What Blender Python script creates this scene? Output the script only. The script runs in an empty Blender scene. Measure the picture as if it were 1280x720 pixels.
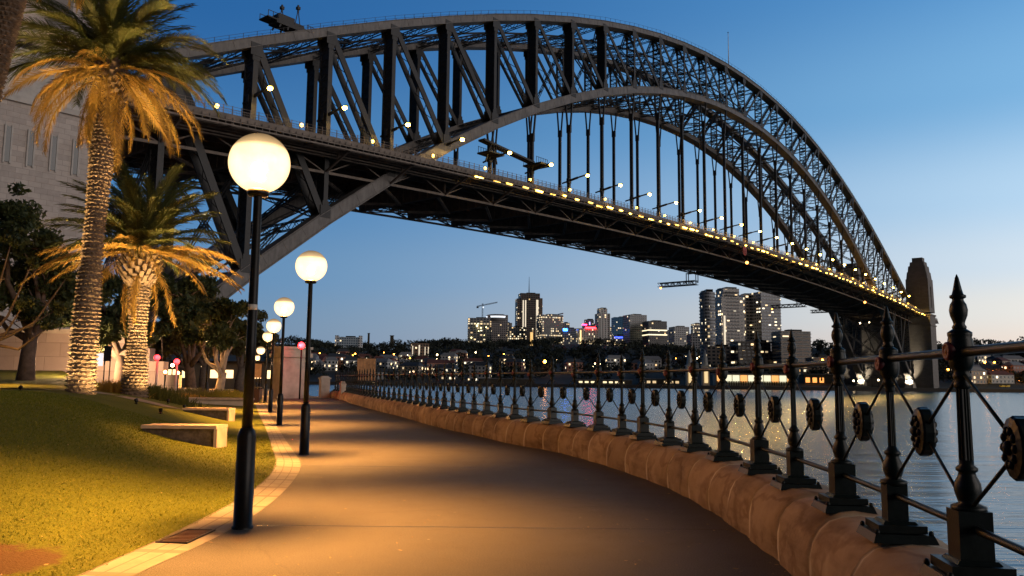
import bpy, math, random
import numpy as np
from math import sin, cos, pi, radians, atan2, sqrt
from mathutils import Vector, Matrix

random.seed(7)
RNG = np.random.default_rng(7)
scene = bpy.context.scene
COL = scene.collection

# ------------------------------------------------------------------ camera
EYE = 1.6
SEA = EYE - 4.9
F = 1003.7            # focal length in 1280-pixel units
PITCH = 0.1136
ROLL = 0.01035
cd = bpy.data.cameras.new('camera')
cd.sensor_width = 36.0
cd.lens = 36.0 * F / 1280.0
cd.clip_start = 0.05
cd.clip_end = 40000.0
cam = bpy.data.objects.new('camera', cd)
COL.objects.link(cam)
CM = Matrix.Translation((0, 0, EYE)) @ Matrix.Rotation(pi / 2 + PITCH, 4, 'X') @ Matrix.Rotation(ROLL, 4, 'Z')
cam.matrix_world = CM
scene.camera = cam
CR = CM.to_3x3()

def ray(px, py):
    return CR @ Vector(((px - 640) / F, (360 - py) / F, -1.0))
def at(px, py, D):
    d = ray(px, py)
    return Vector((0, 0, EYE)) + d * (D / d.y)
def ground(px, py, z=0.0):
    d = ray(px, py)
    return Vector((0, 0, EYE)) + d * ((z - EYE) / d.z)

# ------------------------------------------------------------------ world
GLOW = radians(60)      # azimuth of the twilight glow, to the right of the view direction
world = bpy.data.worlds.new('World')
scene.world = world
world.use_nodes = True
wt = world.node_tree
for n in list(wt.nodes): wt.nodes.remove(n)
def wn(t, **k):
    n = wt.nodes.new(t)
    for a, b in k.items(): setattr(n, a, b)
    return n
def wmath(op, a, b=None, clamp=False):
    n = wn('ShaderNodeMath', operation=op, use_clamp=clamp)
    for i, v in enumerate((a, b)):
        if v is None: continue
        if hasattr(v, 'is_linked'): wt.links.new(v, n.inputs[i])
        else: n.inputs[i].default_value = v
    return n.outputs[0]
def wramp(fac, stops):
    n = wn('ShaderNodeValToRGB')
    n.color_ramp.interpolation = 'EASE'
    e = n.color_ramp.elements
    while len(e) < len(stops): e.new(0.5)
    for el, (p, c) in zip(e, stops):
        el.position = p; el.color = (*c, 1)
    wt.links.new(fac, n.inputs[0])
    return n.outputs[0]
tc = wn('ShaderNodeTexCoord')
nrm = wn('ShaderNodeVectorMath', operation='NORMALIZE'); wt.links.new(tc.outputs['Generated'], nrm.inputs[0])
sep = wn('ShaderNodeSeparateXYZ'); wt.links.new(nrm.outputs[0], sep.inputs[0])
az = wmath('ARCTAN2', sep.outputs[0], sep.outputs[1])
g = wmath('MULTIPLY_ADD', wmath('COSINE', wmath('SUBTRACT', az, GLOW)), 0.5)
g.node.inputs[2].default_value = 0.5
gs = wmath('POWER', wmath('DIVIDE', wmath('SUBTRACT', g, 0.46), 0.49, True), 2.6)
cz = wmath('COSINE', az)
back = wmath('ADD', wmath('MULTIPLY', wmath('DIVIDE', wmath('ADD', cz, 0.25), 0.8, True), 0.92), 0.08)      # the sky away from the twilight is darker
zz = wmath('MAXIMUM', sep.outputs[2], 0.0)
rl = wramp(zz, [(0.0, (.165, .25, .36)), (.05, (.145, .265, .42)), (.12, (.105, .255, .465)), (.22, (.060, .210, .455)), (.42, (.018, .120, .35)), (.62, (.004, .022, .07)), (1, (.002, .012, .04))])
rr = wramp(zz, [(0.0, (.88, .66, .53)), (.04, (.84, .74, .66)), (.08, (.80, .80, .77)), (.13, (.63, .75, .86)), (.20, (.45, .66, .87)), (.31, (.19, .44, .735)), (.45, (.085, .29, .61)), (.65, (.006, .03, .08))])
mixr = wn('ShaderNodeMix', data_type='RGBA'); wt.links.new(gs, mixr.inputs[0]); wt.links.new(rl, mixr.inputs[6]); wt.links.new(rr, mixr.inputs[7])
sky = wn('ShaderNodeTexSky')
sky.sky_type = 'NISHITA'; sky.sun_disc = False
sky.sun_elevation = radians(0.6); sky.sun_rotation = GLOW
addm = wn('ShaderNodeMix', data_type='RGBA', blend_type='ADD'); addm.inputs[0].default_value = 0.012
wt.links.new(mixr.outputs[2], addm.inputs[6]); wt.links.new(sky.outputs[0], addm.inputs[7])
bg = wn('ShaderNodeBackground'); wt.links.new(back, bg.inputs[1])
wt.links.new(addm.outputs[2], bg.inputs[0])
wo = wn('ShaderNodeOutputWorld'); wt.links.new(bg.outputs[0], wo.inputs[0])

sl = bpy.data.lights.new('sun', 'SUN'); sl.energy = 1.6; sl.angle = radians(50); sl.color = (1, .88, .80)
so = bpy.data.objects.new('sun', sl); COL.objects.link(so)
SUNAZ = radians(122)
so.rotation_euler = Vector((-sin(SUNAZ), -cos(SUNAZ), -0.10)).to_track_quat('-Z', 'Y').to_euler()

scene.view_settings.view_transform = 'Standard'
scene.view_settings.look = 'None'
scene.view_settings.exposure = 0.0
scene.view_settings.gamma = 1.0
scene.view_settings.use_curve_mapping = False
scene.cycles.use_denoising = True
scene.cycles.use_light_tree = True
scene.cycles.max_bounces = 5
scene.cycles.diffuse_bounces = 2
scene.cycles.glossy_bounces = 3
scene.cycles.transmission_bounces = 2
scene.cycles.caustics_reflective = False
scene.cycles.caustics_refractive = False
scene.cycles.sample_clamp_indirect = 6.0
scene.cycles.transparent_max_bounces = 8

# ------------------------------------------------------------------ materials
class NT:
    def __init__(s, name):
        s.m = bpy.data.materials.new(name); s.m.use_nodes = True
        s.t = s.m.node_tree; s.b = s.t.nodes['Principled BSDF']
    def n(s, t, **k):
        n = s.t.nodes.new(t)
        for a, b in k.items(): setattr(n, a, b)
        return n
    def put(s, v, sock):
        if hasattr(v, 'is_linked'): s.t.links.new(v, sock)
        else: sock.default_value = v
    def math(s, op, a, b=0.0, c=None, clamp=False):
        n = s.n('ShaderNodeMath', operation=op, use_clamp=clamp)
        s.put(a, n.inputs[0]); s.put(b, n.inputs[1])
        if c is not None: s.put(c, n.inputs[2])
        return n.outputs[0]
    def mix(s, f, a, b, mode='MIX'):
        n = s.n('ShaderNodeMix', data_type='RGBA', blend_type=mode)
        s.put(f, n.inputs[0])
        for v, k in ((a, 6), (b, 7)):
            if isinstance(v, tuple) and len(v) == 3: v = (*v, 1)
            s.put(v, n.inputs[k])
        return n.outputs[2]
    def coord(s, which='Object', scale=(1, 1, 1), rot=(0, 0, 0)):
        c = s.n('ShaderNodeTexCoord'); mp = s.n('ShaderNodeMapping')
        mp.inputs['Scale'].default_value = scale; mp.inputs['Rotation'].default_value = rot
        s.t.links.new(c.outputs[which], mp.inputs[0]); return mp.outputs[0]
    def noise(s, scale, detail=4, rough=.55, vec=None, which='Object'):
        n = s.n('ShaderNodeTexNoise'); n.inputs['Scale'].default_value = scale; n.inputs['Detail'].default_value = detail
        n.inputs['Roughness'].default_value = rough
        s.t.links.new(vec if vec is not None else s.coord(which), n.inputs['Vector']); return n.outputs['Fac']
    def ramp(s, f, stops, interp='LINEAR'):
        n = s.n('ShaderNodeValToRGB'); n.color_ramp.interpolation = interp
        e = n.color_ramp.elements
        while len(e) < len(stops): e.new(.5)
        for el, (p, c) in zip(e, stops):
            el.position = p; el.color = (*c, 1) if len(c) == 3 else c
        s.t.links.new(f, n.inputs[0]); return n.outputs[0]
    def bump(s, h, strength=.3, dist=.02):
        n = s.n('ShaderNodeBump'); n.inputs['Strength'].default_value = strength; n.inputs['Distance'].default_value = dist
        s.t.links.new(h, n.inputs['Height']); s.t.links.new(n.outputs[0], s.b.inputs['Normal'])
    def set(s, **k):
        names = dict(color='Base Color', rough='Roughness', metal='Metallic', spec='Specular IOR Level', emit='Emission Color', estr='Emission Strength')
        for a, v in k.items():
            if isinstance(v, tuple) and len(v) == 3: v = (*v, 1)
            s.put(v, s.b.inputs[names[a]])
        return s.m

def simple(name, color, rough=.6, metal=0., var=.25, scale=3., bump=0., bscale=40.):
    t = NT(name)
    f = t.noise(scale, 5)
    lo = tuple(c * (1 - var) for c in color); hi = tuple(min(1, c * (1 + var)) for c in color)
    t.set(color=t.ramp(f, [(.3, lo), (.7, hi)]), rough=rough, metal=metal)
    if bump: t.bump(t.noise(bscale, 4), bump, .01)
    return t.m
def emit(name, color, strength):
    t = NT(name); t.set(color=(.8, .8, .8), emit=color, estr=strength, rough=.5); return t.m

M = {}
# steel of the bridge
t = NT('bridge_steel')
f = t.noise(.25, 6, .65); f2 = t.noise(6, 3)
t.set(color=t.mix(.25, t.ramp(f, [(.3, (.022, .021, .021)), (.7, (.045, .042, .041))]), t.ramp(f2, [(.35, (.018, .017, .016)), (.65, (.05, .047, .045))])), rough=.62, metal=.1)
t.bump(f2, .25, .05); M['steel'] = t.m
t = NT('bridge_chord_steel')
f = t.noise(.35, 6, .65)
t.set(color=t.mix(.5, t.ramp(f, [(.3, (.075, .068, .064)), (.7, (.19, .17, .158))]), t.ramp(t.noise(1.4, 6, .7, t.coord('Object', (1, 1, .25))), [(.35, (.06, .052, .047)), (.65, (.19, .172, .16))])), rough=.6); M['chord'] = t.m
M['deckdark'] = simple('deck_underside', (.12, .088, .068), .8, 0, .35, .6)
M['deckgrey'] = simple('deck_fascia', (.16, .125, .10), .7, 0, .35, .6)
# granite
def granite(name, c, sx=2.0, row=.95, mortar=.02, which='Object'):
    t = NT(name)
    tcn = t.n('ShaderNodeTexCoord'); sp = t.n('ShaderNodeSeparateXYZ'); t.t.links.new(tcn.outputs['Object'], sp.inputs[0])
    ns = t.n('ShaderNodeSeparateXYZ'); t.t.links.new(tcn.outputs['Normal'], ns.inputs[0])
    h = t.math('ADD', t.math('MULTIPLY', sp.outputs[0], t.math('ABSOLUTE', ns.outputs[1])), t.math('MULTIPLY', sp.outputs[1], t.math('ABSOLUTE', ns.outputs[0])))
    cb = t.n('ShaderNodeCombineXYZ'); t.put(h, cb.inputs[0]); t.put(sp.outputs[2], cb.inputs[1])
    br = t.n('ShaderNodeTexBrick'); t.t.links.new(cb.outputs[0], br.inputs['Vector'])
    br.inputs['Scale'].default_value = 1.0; br.inputs['Brick Width'].default_value = sx; br.inputs['Row Height'].default_value = row
    br.inputs['Mortar Size'].default_value = mortar; br.inputs['Mortar Smooth'].default_value = .3; br.inputs['Bias'].default_value = 0
    br.inputs['Color1'].default_value = (*[x * .72 for x in c], 1); br.inputs['Color2'].default_value = (*[x * 1.25 for x in c], 1)
    br.inputs['Mortar'].default_value = (*[x * .45 for x in c], 1)
    f = t.noise(1.3, 6, .7); f2 = t.noise(.12, 3)
    t.set(color=t.mix(.6, br.outputs['Color'], t.mix(f2, tuple(x * .8 for x in c), t.ramp(f, [(.3, tuple(x * .7 for x in c)), (.7, tuple(x * 1.25 for x in c))]))), rough=.85)
    t.bump(t.math('SUBTRACT', t.math('MULTIPLY', f, .3), br.outputs['Fac']), .5, .06)
    return t.m
M['granite'] = granite('granite_blocks', (.44, .385, .35), 1.7, .78, .035)
M['granite_dark'] = granite('granite_blocks_weathered', (.21, .188, .172))
M['granite_pale'] = simple('granite_smooth', (.42, .39, .36), .8, 0, .15, 1)
M['wallstone'] = granite('retaining_wall_stone', (.44, .36, .33), 2.1, .95, .03)
# sandstone kerb wall
t = NT('sandstone')
f = t.noise(2.2, 7, .65); w = t.noise(.9, 5, .6, t.coord('Object', (1, 1, 3.5)))
base = t.ramp(f, [(.25, (.30, .20, .11)), (.5, (.46, .32, .19)), (.75, (.55, .41, .26))])
st = t.ramp(w, [(.48, (1, 1, 1)), (.70, (.34, .28, .24))])
v = t.n('ShaderNodeTexWave'); v.wave_type = 'BANDS'; v.inputs['Scale'].default_value = .9; v.inputs['Distortion'].default_value = 9; v.inputs['Detail'].default_value = 4; v.inputs['Detail Scale'].default_value = 1.2
t.t.links.new(t.coord('Object', (1, 1, 1.6)), v.inputs['Vector'])
veins = t.ramp(v.outputs['Fac'], [(0.0, (.62, .54, .48)), (.14, (1, 1, 1))])
at_ = t.n('ShaderNodeAttribute'); at_.attribute_name = 'block'
blk = t.ramp(at_.outputs['Fac'], [(0, (.72, .70, .68)), (1, (1.0, 1.0, 1.0))])
jn = t.n('ShaderNodeAttribute'); jn.attribute_name = 'joint'
col = t.mix(1, t.mix(.75, t.mix(.8, base, st, 'MULTIPLY'), veins, 'MULTIPLY'), blk, 'MULTIPLY')
t.set(color=t.mix(jn.outputs['Fac'], col, (.62, .52, .38)), rough=.85)
t.bump(t.noise(18, 7, .65), .4, .02); M['sandstone'] = t.m
# asphalt path
t = NT('asphalt')
f = t.noise(.35, 5, .6); f2 = t.noise(75, 4, .8); f3 = t.noise(1.6, 6, .7)
c = t.mix(.62, t.ramp(f, [(.3, (.072, .064, .056)), (.7, (.110, .098, .087))]), t.ramp(f2, [(.36, (.030, .027, .024)), (.5, (.09, .08, .07)), (.66, (.21, .19, .17))]))
c = t.mix(t.ramp(f3, [(.55, (0, 0, 0)), (.75, (.35, .35, .35))]), c, (.045, .038, .033))
gum = t.n('ShaderNodeTexVoronoi'); gum.inputs['Scale'].default_value = 2.3; t.t.links.new(t.coord(), gum.inputs['Vector'])
c = t.mix(t.ramp(gum.outputs['Distance'], [(.03, (.6, .6, .6)), (.055, (0, 0, 0))]), c, (.030, .027, .024))
gum2 = t.n('ShaderNodeTexVoronoi'); gum2.inputs['Scale'].default_value = 1.7; t.t.links.new(t.coord('Object', (1.1, .9, 1), (0, 0, .7)), gum2.inputs['Vector'])
c = t.mix(t.ramp(gum2.outputs['Distance'], [(.02, (.7, .7, .7)), (.034, (0, 0, 0))]), c, (.30, .27, .24))
crk = t.n('ShaderNodeTexVoronoi'); crk.feature = 'DISTANCE_TO_EDGE'; crk.inputs['Scale'].default_value = .16
wv = t.n('ShaderNodeVectorMath', operation='ADD'); t.t.links.new(t.coord(), wv.inputs[0])
wn2 = t.n('ShaderNodeTexNoise'); wn2.inputs['Scale'].default_value = .8; t.t.links.new(t.coord(), wn2.inputs['Vector']); t.t.links.new(wn2.outputs['Color'], wv.inputs[1])
t.t.links.new(wv.outputs[0], crk.inputs['Vector'])
c = t.mix(t.ramp(crk.outputs['Distance'], [(0, (.25, .25, .25)), (.004, (0, 0, 0))]), c, (.04, .035, .03))
t.set(color=c, rough=t.ramp(f3, [(.3, (.68, .68, .68)), (.8, (.52, .52, .52))]), spec=.22)
t.bump(f2, .8, .012); M['asphalt'] = t.m
# concrete edge strip
t = NT('edge_pavers')
f = t.noise(3, 6, .65); ju = t.n('ShaderNodeAttribute'); ju.attribute_name = 'joint'
c = t.ramp(f, [(.25, (.17, .145, .12)), (.7, (.27, .24, .21))])
c = t.mix(t.ramp(t.noise(.55, 4), [(.58, (0, 0, 0)), (.7, (.55, .55, .55))]), c, (.10, .082, .07))
t.set(color=t.mix(ju.outputs['Fac'], c, (.12, .10, .085)), rough=.8); t.bump(t.noise(60, 4), .3, .006); M['pavers'] = t.m
# lawn
t = NT('lawn_turf')
f = t.noise(.5, 5, .6); f2 = t.noise(26, 4, .7)
c = t.mix(.55, t.ramp(f, [(.3, (.06, .075, .006)), (.55, (.115, .118, .009)), (.75, (.165, .14, .018))]), t.ramp(f2, [(.3, (.03, .05, .006)), (.7, (.14, .16, .022))]))
bare = t.n('ShaderNodeAttribute'); bare.attribute_name = 'bare'
c = t.mix(t.ramp(t.math('ADD', bare.outputs['Fac'], t.math('MULTIPLY_ADD', t.noise(7, 5, .7), 1.2, -.6)), [(.25, (0, 0, 0)), (.55, (1, 1, 1))]), c, (.085, .05, .026))
t.set(color=c, rough=.9, spec=.15); t.bump(f2, .9, .04); M['lawn'] = t.m
t = NT('grass_blades')
ra = t.n('ShaderNodeAttribute'); ra.attribute_name = 'tone'
t.set(color=t.ramp(ra.outputs['Fac'], [(0, (.055, .075, .005)), (.6, (.13, .145, .010)), (.9, (.21, .19, .025)), (1, (.26, .22, .07))]), rough=.75, spec=.2); M['blade'] = t.m
M['plaza'] = simple('plaza_paving', (.24, .19, .15), .85, 0, .25, 1.2)
M['earth'] = simple('earth', (.07, .06, .045), .95, 0, .3, .4)
# water
t = NT('harbour_water')
wv1 = t.noise(1, 3, .5, t.coord('Object', (.5, 2.6, 1))); wv2 = t.noise(1, 4, .55, t.coord('Object', (.02, .30, 1)))
t.set(color=(.022, .10, .165), rough=.20, spec=.5)
t.b.inputs['IOR'].default_value = 1.5
t.bump(t.math('ADD', t.math('MULTIPLY', wv1, .16), t.math('MULTIPLY', wv2, .9)), .42, .6); M['water'] = t.m
# ironwork, poles
t = NT('cast_iron')
f = t.noise(18, 5); t.set(color=t.ramp(f, [(.3, (.0035, .007, .0065)), (.7, (.009, .014, .0135))]), rough=.36, metal=.0, spec=.22); t.bump(t.noise(70, 4), .25, .004); M['iron'] = t.m
t = NT('rosette_painted_redlight')
t.set(color=(.13, .018, .020), rough=.5); M['iron_redlight'] = t.m  # red signal light falling on the iron, put into the base colour
t = NT('pole_paint')
f = t.noise(9, 4); t.set(color=t.ramp(f, [(.3, (.005, .0045, .004)), (.7, (.010, .009, .008))]), rough=.34, spec=.2); M['pole'] = t.m
# lamp globe: frosted glass shell, glowing below, thin and darker at the cap; the bulb inside is a lamp
t = NT('lamp_globe')
tcn = t.n('ShaderNodeTexCoord'); sp = t.n('ShaderNodeSeparateXYZ'); t.t.links.new(tcn.outputs['Object'], sp.inputs[0])
lw = t.n('ShaderNodeLayerWeight'); lw.inputs['Blend'].default_value = .35
e = t.ramp(t.math('MULTIPLY_ADD', sp.outputs[2], 1.5, .5), [(.0, (.75, .75, .75)), (.12, (1, 1, 1)), (.70, (.9, .9, .9)), (.78, (.26, .26, .26)), (.90, (.16, .16, .16)), (1, (.11, .11, .11))])
band = t.noise(4.0, 3)
rim = t.math('MULTIPLY_ADD', t.math('POWER', lw.outputs['Facing'], 1.6), -.68, 1.0)
em = t.n('ShaderNodeEmission'); em.inputs[0].default_value = (1, .64, .30, 1)
t.put(t.math('MULTIPLY', t.math('MULTIPLY', e, rim), t.math('MULTIPLY_ADD', band, 2.4, 2.4)), em.inputs[1])
trn = t.n('ShaderNodeBsdfTransparent'); mx = t.n('ShaderNodeMixShader'); mx.inputs[0].default_value = .22
t.t.links.new(em.outputs[0], mx.inputs[1]); t.t.links.new(trn.outputs[0], mx.inputs[2])
gls = t.n('ShaderNodeBsdfGlossy'); gls.inputs['Roughness'].default_value = .08
m2 = t.n('ShaderNodeMixShader'); m2.inputs[0].default_value = .04
t.t.links.new(mx.outputs[0], m2.inputs[1]); t.t.links.new(gls.outputs[0], m2.inputs[2]); t.t.links.new(m2.outputs[0], t.t.nodes['Material Output'].inputs[0])
t.t.nodes.remove(t.b)
M['globe'] = t.m
BULB = bpy.data.lights.new('lamp_bulb', 'POINT'); BULB.energy = 1500; BULB.color = (1, .42, .09); BULB.shadow_soft_size = .09
OPTIC = bpy.data.lights.new('lamp_optic', 'SPOT'); OPTIC.energy = 36000; OPTIC.color = (1, .425, .085); OPTIC.shadow_soft_size = .10
OPTIC.spot_size = radians(105); OPTIC.spot_blend = 1.0
M['white'] = simple('white_paint', (.7, .7, .7), .5, 0, .08)
M['bulb'] = emit('bridge_lamp_glow', (1, .62, .08), 60.0)
M['decklight'] = emit('deck_light_glow', (1, .56, .07), 16.0)
M['orange'] = emit('orange_lamp_glow', (1, .30, .05), 9.0)
M['red'] = emit('red_signal_glow', (1, .003, .012), 5.0)
M['shore_or'] = emit('shore_lamp_orange', (1, .34, .03), 30.0)
M['shore_wh'] = emit('shore_lamp_white', (1, .76, .40), 12.0)
# palm
t = NT('palm_trunk_bark')
f = t.noise(7, 6, .7); t.set(color=t.ramp(f, [(.3, (.055, .038, .026)), (.7, (.19, .135, .09))]), rough=.9); t.bump(t.noise(30, 5), .6, .02); M['palmbark'] = t.m
def leafmat(name, a, b, sc=.7):
    t = NT(name); f = t.noise(sc, 3); f2 = t.noise(9, 2)
    t.set(color=t.mix(.5, t.ramp(f, [(.3, a), (.7, b)]), t.ramp(f2, [(.3, a), (.7, b)])), rough=.6, spec=.3)
    tr = t.n('ShaderNodeBsdfTranslucent'); tr.inputs[0].default_value = (*[min(1, x * 1.3) for x in b], 1)
    mx = t.n('ShaderNodeMixShader'); mx.inputs[0].default_value = .3
    t.t.links.new(t.b.outputs[0], mx.inputs[1]); t.t.links.new(tr.outputs[0], mx.inputs[2])
    t.t.links.new(mx.outputs[0], t.t.nodes['Material Output'].inputs[0]); return t.m
M['frond'] = leafmat('palm_frond_green', (.035, .048, .012), (.095, .10, .024))
M['frondold'] = leafmat('palm_frond_old', (.19, .115, .02), (.36, .225, .045))
M['leaf'] = leafmat('dark_leaves', (.020, .034, .012), (.06, .075, .026), 1.2)
M['leafwarm'] = leafmat('olive_leaves', (.05, .055, .02), (.11, .10, .04), 1.2)
M['bark'] = simple('tree_bark', (.085, .06, .045), .9, 0, .4, 4, .5, 20)
M['barkpale'] = simple('pale_bark', (.25, .20, .15), .85, 0, .3, 4, .4, 20)
M['farleaf'] = simple('far_foliage', (.028, .034, .024), .95, 0, .5, .08)
M['farland'] = simple('far_ground', (.035, .036, .03), .95, 0, .4, .02)
M['timber'] = simple('timber_board', (.42, .26, .14), .7, 0, .3, 3)
M['concrete'] = simple('concrete', (.48, .43, .37), .85, 0, .22, 1.5, .3, 30)
M['benchstone'] = simple('bench_stone_side', (.12, .09, .07), .95, 0, .5, 9, .8, 25)
M['benchtop'] = simple('bench_top_slab', (.46, .35, .27), .7, 0, .2, 3)
M['binbrown'] = simple('bin_paint', (.09, .045, .03), .5, 0, .2)
M['glassdark'] = simple('dark_panel', (.02, .025, .03), .2, 0, .2)

# ------------------------------------------------------------------ mesh builder
class MB:
    def __init__(s): s.v = []; s.f = []; s.sm = []; s.attrs = {}
    def add(s, vs, fs, smooth=False):
        o = len(s.v); s.v += [tuple(v) for v in vs]; s.f += [tuple(i + o for i in f) for f in fs]; s.sm += [smooth] * len(fs)
    def box(s, c, size, rz=0.0, taper=1.0):
        x, y, z = [d / 2 for d in size]; ca, sa = cos(rz), sin(rz)
        vs = []
        for k, (sx, sy, sz) in enumerate([(-1, -1, -1), (1, -1, -1), (1, 1, -1), (-1, 1, -1), (-1, -1, 1), (1, -1, 1), (1, 1, 1), (-1, 1, 1)]):
            q = taper if sz > 0 else 1.0
            a, b = sx * x * q, sy * y * q
            vs.append((c[0] + a * ca - b * sa, c[1] + a * sa + b * ca, c[2] + sz * z))
        s.add(vs, [(0, 3, 2, 1), (4, 5, 6, 7), (0, 1, 5, 4), (1, 2, 6, 5), (2, 3, 7, 6), (3, 0, 4, 7)])
    def beam(s, a, b, w, h, up=(0, 0, 1)):
        a = Vector(a); b = Vector(b); d = (b - a)
        if d.length < 1e-6: return
        d.normalize(); up = Vector(up)
        r = d.cross(up)
        if r.length < 1e-4: r = d.cross(Vector((1, 0, 0)))
        r.normalize(); u = r.cross(d)
        vs = []
        for p in (a, b):
            for sx, sy in ((-1, -1), (1, -1), (1, 1), (-1, 1)): vs.append(p + r * (sx * w / 2) + u * (sy * h / 2))
        s.add(vs, [(0, 1, 2, 3), (7, 6, 5, 4), (0, 4, 5, 1), (1, 5, 6, 2), (2, 6, 7, 3), (3, 7, 4, 0)])
    def tube(s, pts, radii, n=10, cap=True, smooth=True):
        pts = [Vector(p) for p in pts]
        if not hasattr(radii, '__len__'): radii = [radii] * len(pts)
        o = len(s.v); prev = None; vs = []
        for i, p in enumerate(pts):
            d = (pts[min(i + 1, len(pts) - 1)] - pts[max(i - 1, 0)]).normalized()
            if prev is None:
                r = d.cross(Vector((0, 0, 1)))
                if r.length < 1e-3: r = Vector((1, 0, 0))
            else:
                r = prev - d * prev.dot(d)
            r.normalize(); prev = r; u = d.cross(r)
            for k in range(n):
                a = 2 * pi * k / n; vs.append(p + (r * cos(a) + u * sin(a)) * radii[i])
        fs = []
        for i in range(len(pts) - 1):
            for k in range(n):
                fs.append((i * n + k, i * n + (k + 1) % n, (i + 1) * n + (k + 1) % n, (i + 1) * n + k))
        s.add(vs, fs, smooth)
        if cap:
            o2 = len(s.v) - len(vs)
            s.f.append(tuple(o2 + k for k in range(n))[::-1]); s.sm.append(False)
            s.f.append(tuple(o2 + (len(pts) - 1) * n + k for k in range(n))); s.sm.append(False)
    def lathe(s, prof, c=(0, 0, 0), n=20, smooth=True, flute=0.0, axis='Z'):
        vs = []
        for (r, z) in prof:
            for k in range(n):
                a = 2 * pi * k / n; q = r * (1 - (flute if k % 2 else 0))
                if axis == 'Z': vs.append((c[0] + q * cos(a), c[1] + q * sin(a), c[2] + z))
                else: vs.append((c[0] + q * cos(a), c[1] + z, c[2] + q * sin(a)))
        fs = []
        for i in range(len(prof) - 1):
            for k in range(n):
                fs.append((i * n + k, i * n + (k + 1) % n, (i + 1) * n + (k + 1) % n, (i + 1) * n + k))
        fs.append(tuple(range(n))[::-1]); fs.append(tuple((len(prof) - 1) * n + k for k in range(n)))
        if axis != 'Z': fs = [f[::-1] for f in fs]
        s.add(vs, fs, smooth)
    def sphere(s, c, r, n=16, m=10, sz=1.0):
        s.lathe([(max(1e-4, r * sin(pi * i / m)), -r * cos(pi * i / m) * sz) for i in range(m + 1)], c, n)
    def prism(s, poly, z0, z1):
        n = len(poly); vs = [(x, y, z0) for x, y in poly] + [(x, y, z1) for x, y in poly]
        s.add(vs, [tuple(range(n))[::-1], tuple(range(n, 2 * n))] + [(i, (i + 1) % n, n + (i + 1) % n, n + i) for i in range(n)])
    def quads(s, arr, smooth=False):      # (N,4,3)
        o = len(s.v); s.v += [tuple(p) for p in arr.reshape(-1, 3).tolist()]
        N = len(arr); s.f += [(o + 4 * i, o + 4 * i + 1, o + 4 * i + 2, o + 4 * i + 3) for i in range(N)]; s.sm += [smooth] * N
    def mesh(s, name, mat):
        me = bpy.data.meshes.new(name); me.from_pydata(s.v, [], s.f)
        me.polygons.foreach_set('use_smooth', s.sm)
        for k, vals in s.attrs.items():
            a = me.attributes.new(k, 'FLOAT', 'POINT'); a.data.foreach_set('value', vals)
        me.materials.append(mat); me.update(); return me
    def build(s, name, mat, parent=None, loc=(0, 0, 0)):
        o = bpy.data.objects.new(name, s.mesh(name, mat)); COL.objects.link(o); o.location = loc
        if parent is not None: o.parent = parent
        return o

def tag(o, label=None, cat=None, group=None, kind=None):
    if label: o['label'] = label
    if cat: o['category'] = cat
    if group: o['group'] = group
    if kind: o['kind'] = kind
    return o
def empty(name, loc, label, cat, group=None, rz=0.0):
    o = bpy.data.objects.new(name, None); COL.objects.link(o)
    o.location = loc; o.rotation_euler = (0, 0, rz); o.empty_display_size = .2
    return tag(o, label, cat, group)
def struct(mb, name, mat): return tag(mb.build(name, mat), kind='structure')
KIDS = {}
def kids(o): return [c for c in bpy.data.objects if c.parent == o]
def copy_tree(o, parent=None):
    c = o.copy(); COL.objects.link(c)
    if parent is not None: c.parent = parent
    for ch in kids(o): copy_tree(ch, c)
    return c
def smooth(a, b, x):
    t = min(1, max(0, (x - a) / (b - a))) if a != b else 0
    return t * t * (3 - 2 * t)
def interp_curve(pts, n_iter=3):
    """y-sorted points -> function x(y), smoothed by Catmull-Rom"""
    ys = [p[1] for p in pts]; xs = [p[0] for p in pts]
    def fx(y):
        if y <= ys[0]:
            k = (xs[1] - xs[0]) / (ys[1] - ys[0]); return xs[0] + (y - ys[0]) * k
        if y >= ys[-1]:
            k = (xs[-1] - xs[-2]) / (ys[-1] - ys[-2]); return xs[-1] + (y - ys[-1]) * k
        for i in range(len(ys) - 1):
            if ys[i] <= y <= ys[i + 1]: break
        m = lambda j: (xs[min(j + 1, len(xs) - 1)] - xs[max(j - 1, 0)]) / (ys[min(j + 1, len(xs) - 1)] - ys[max(j - 1, 0)])
        h = ys[i + 1] - ys[i]; t = (y - ys[i]) / h
        return (2*t**3 - 3*t**2 + 1) * xs[i] + (t**3 - 2*t**2 + t) * h * m(i) + (-2*t**3 + 3*t**2) * xs[i+1] + (t**3 - t**2) * h * m(i+1)
    return fx

# ================================================================== SETTING
STRIP_R = interp_curve([(-3.3, -12), (-3.1, 0), (-3.02, 6.68), (-2.93, 8.4), (-3.05, 10.5), (-3.45, 13.2), (-3.95, 15.4), (-4.9, 18.3), (-7.0, 24.65), (-9.95, 33.65), (-13.65, 45.16), (-17.6, 57), (-20.6, 66)])
STRIP_L = interp_curve([(-3.75, -12), (-3.5, 0), (-3.43, 6.66), (-3.42, 8.4), (-3.52, 10.5), (-3.85, 13.0), (-4.42, 15.4), (-5.25, 18.0), (-7.4, 24.65), (-10.4, 33.65), (-14.2, 45.16), (-18.2, 57), (-21.3, 66)])
FENCE = interp_curve([(1.3, -8), (1.75, 0), (2.40, 4.3), (2.70, 6.6), (2.83, 9.2), (2.76, 12), (2.36, 14.5), (1.93, 16.4), (1.22, 18.7), (.42, 20.3), (-.55, 23.1), (-2.05, 27.1), (-4.52, 35.0), (-6.15, 39.8), (-8.55, 47.5), (-12.0, 59.0), (-14.4, 65.8)])
YS = list(np.arange(-12, 20, .35)) + list(np.arange(20, 66.1, .8))

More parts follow.
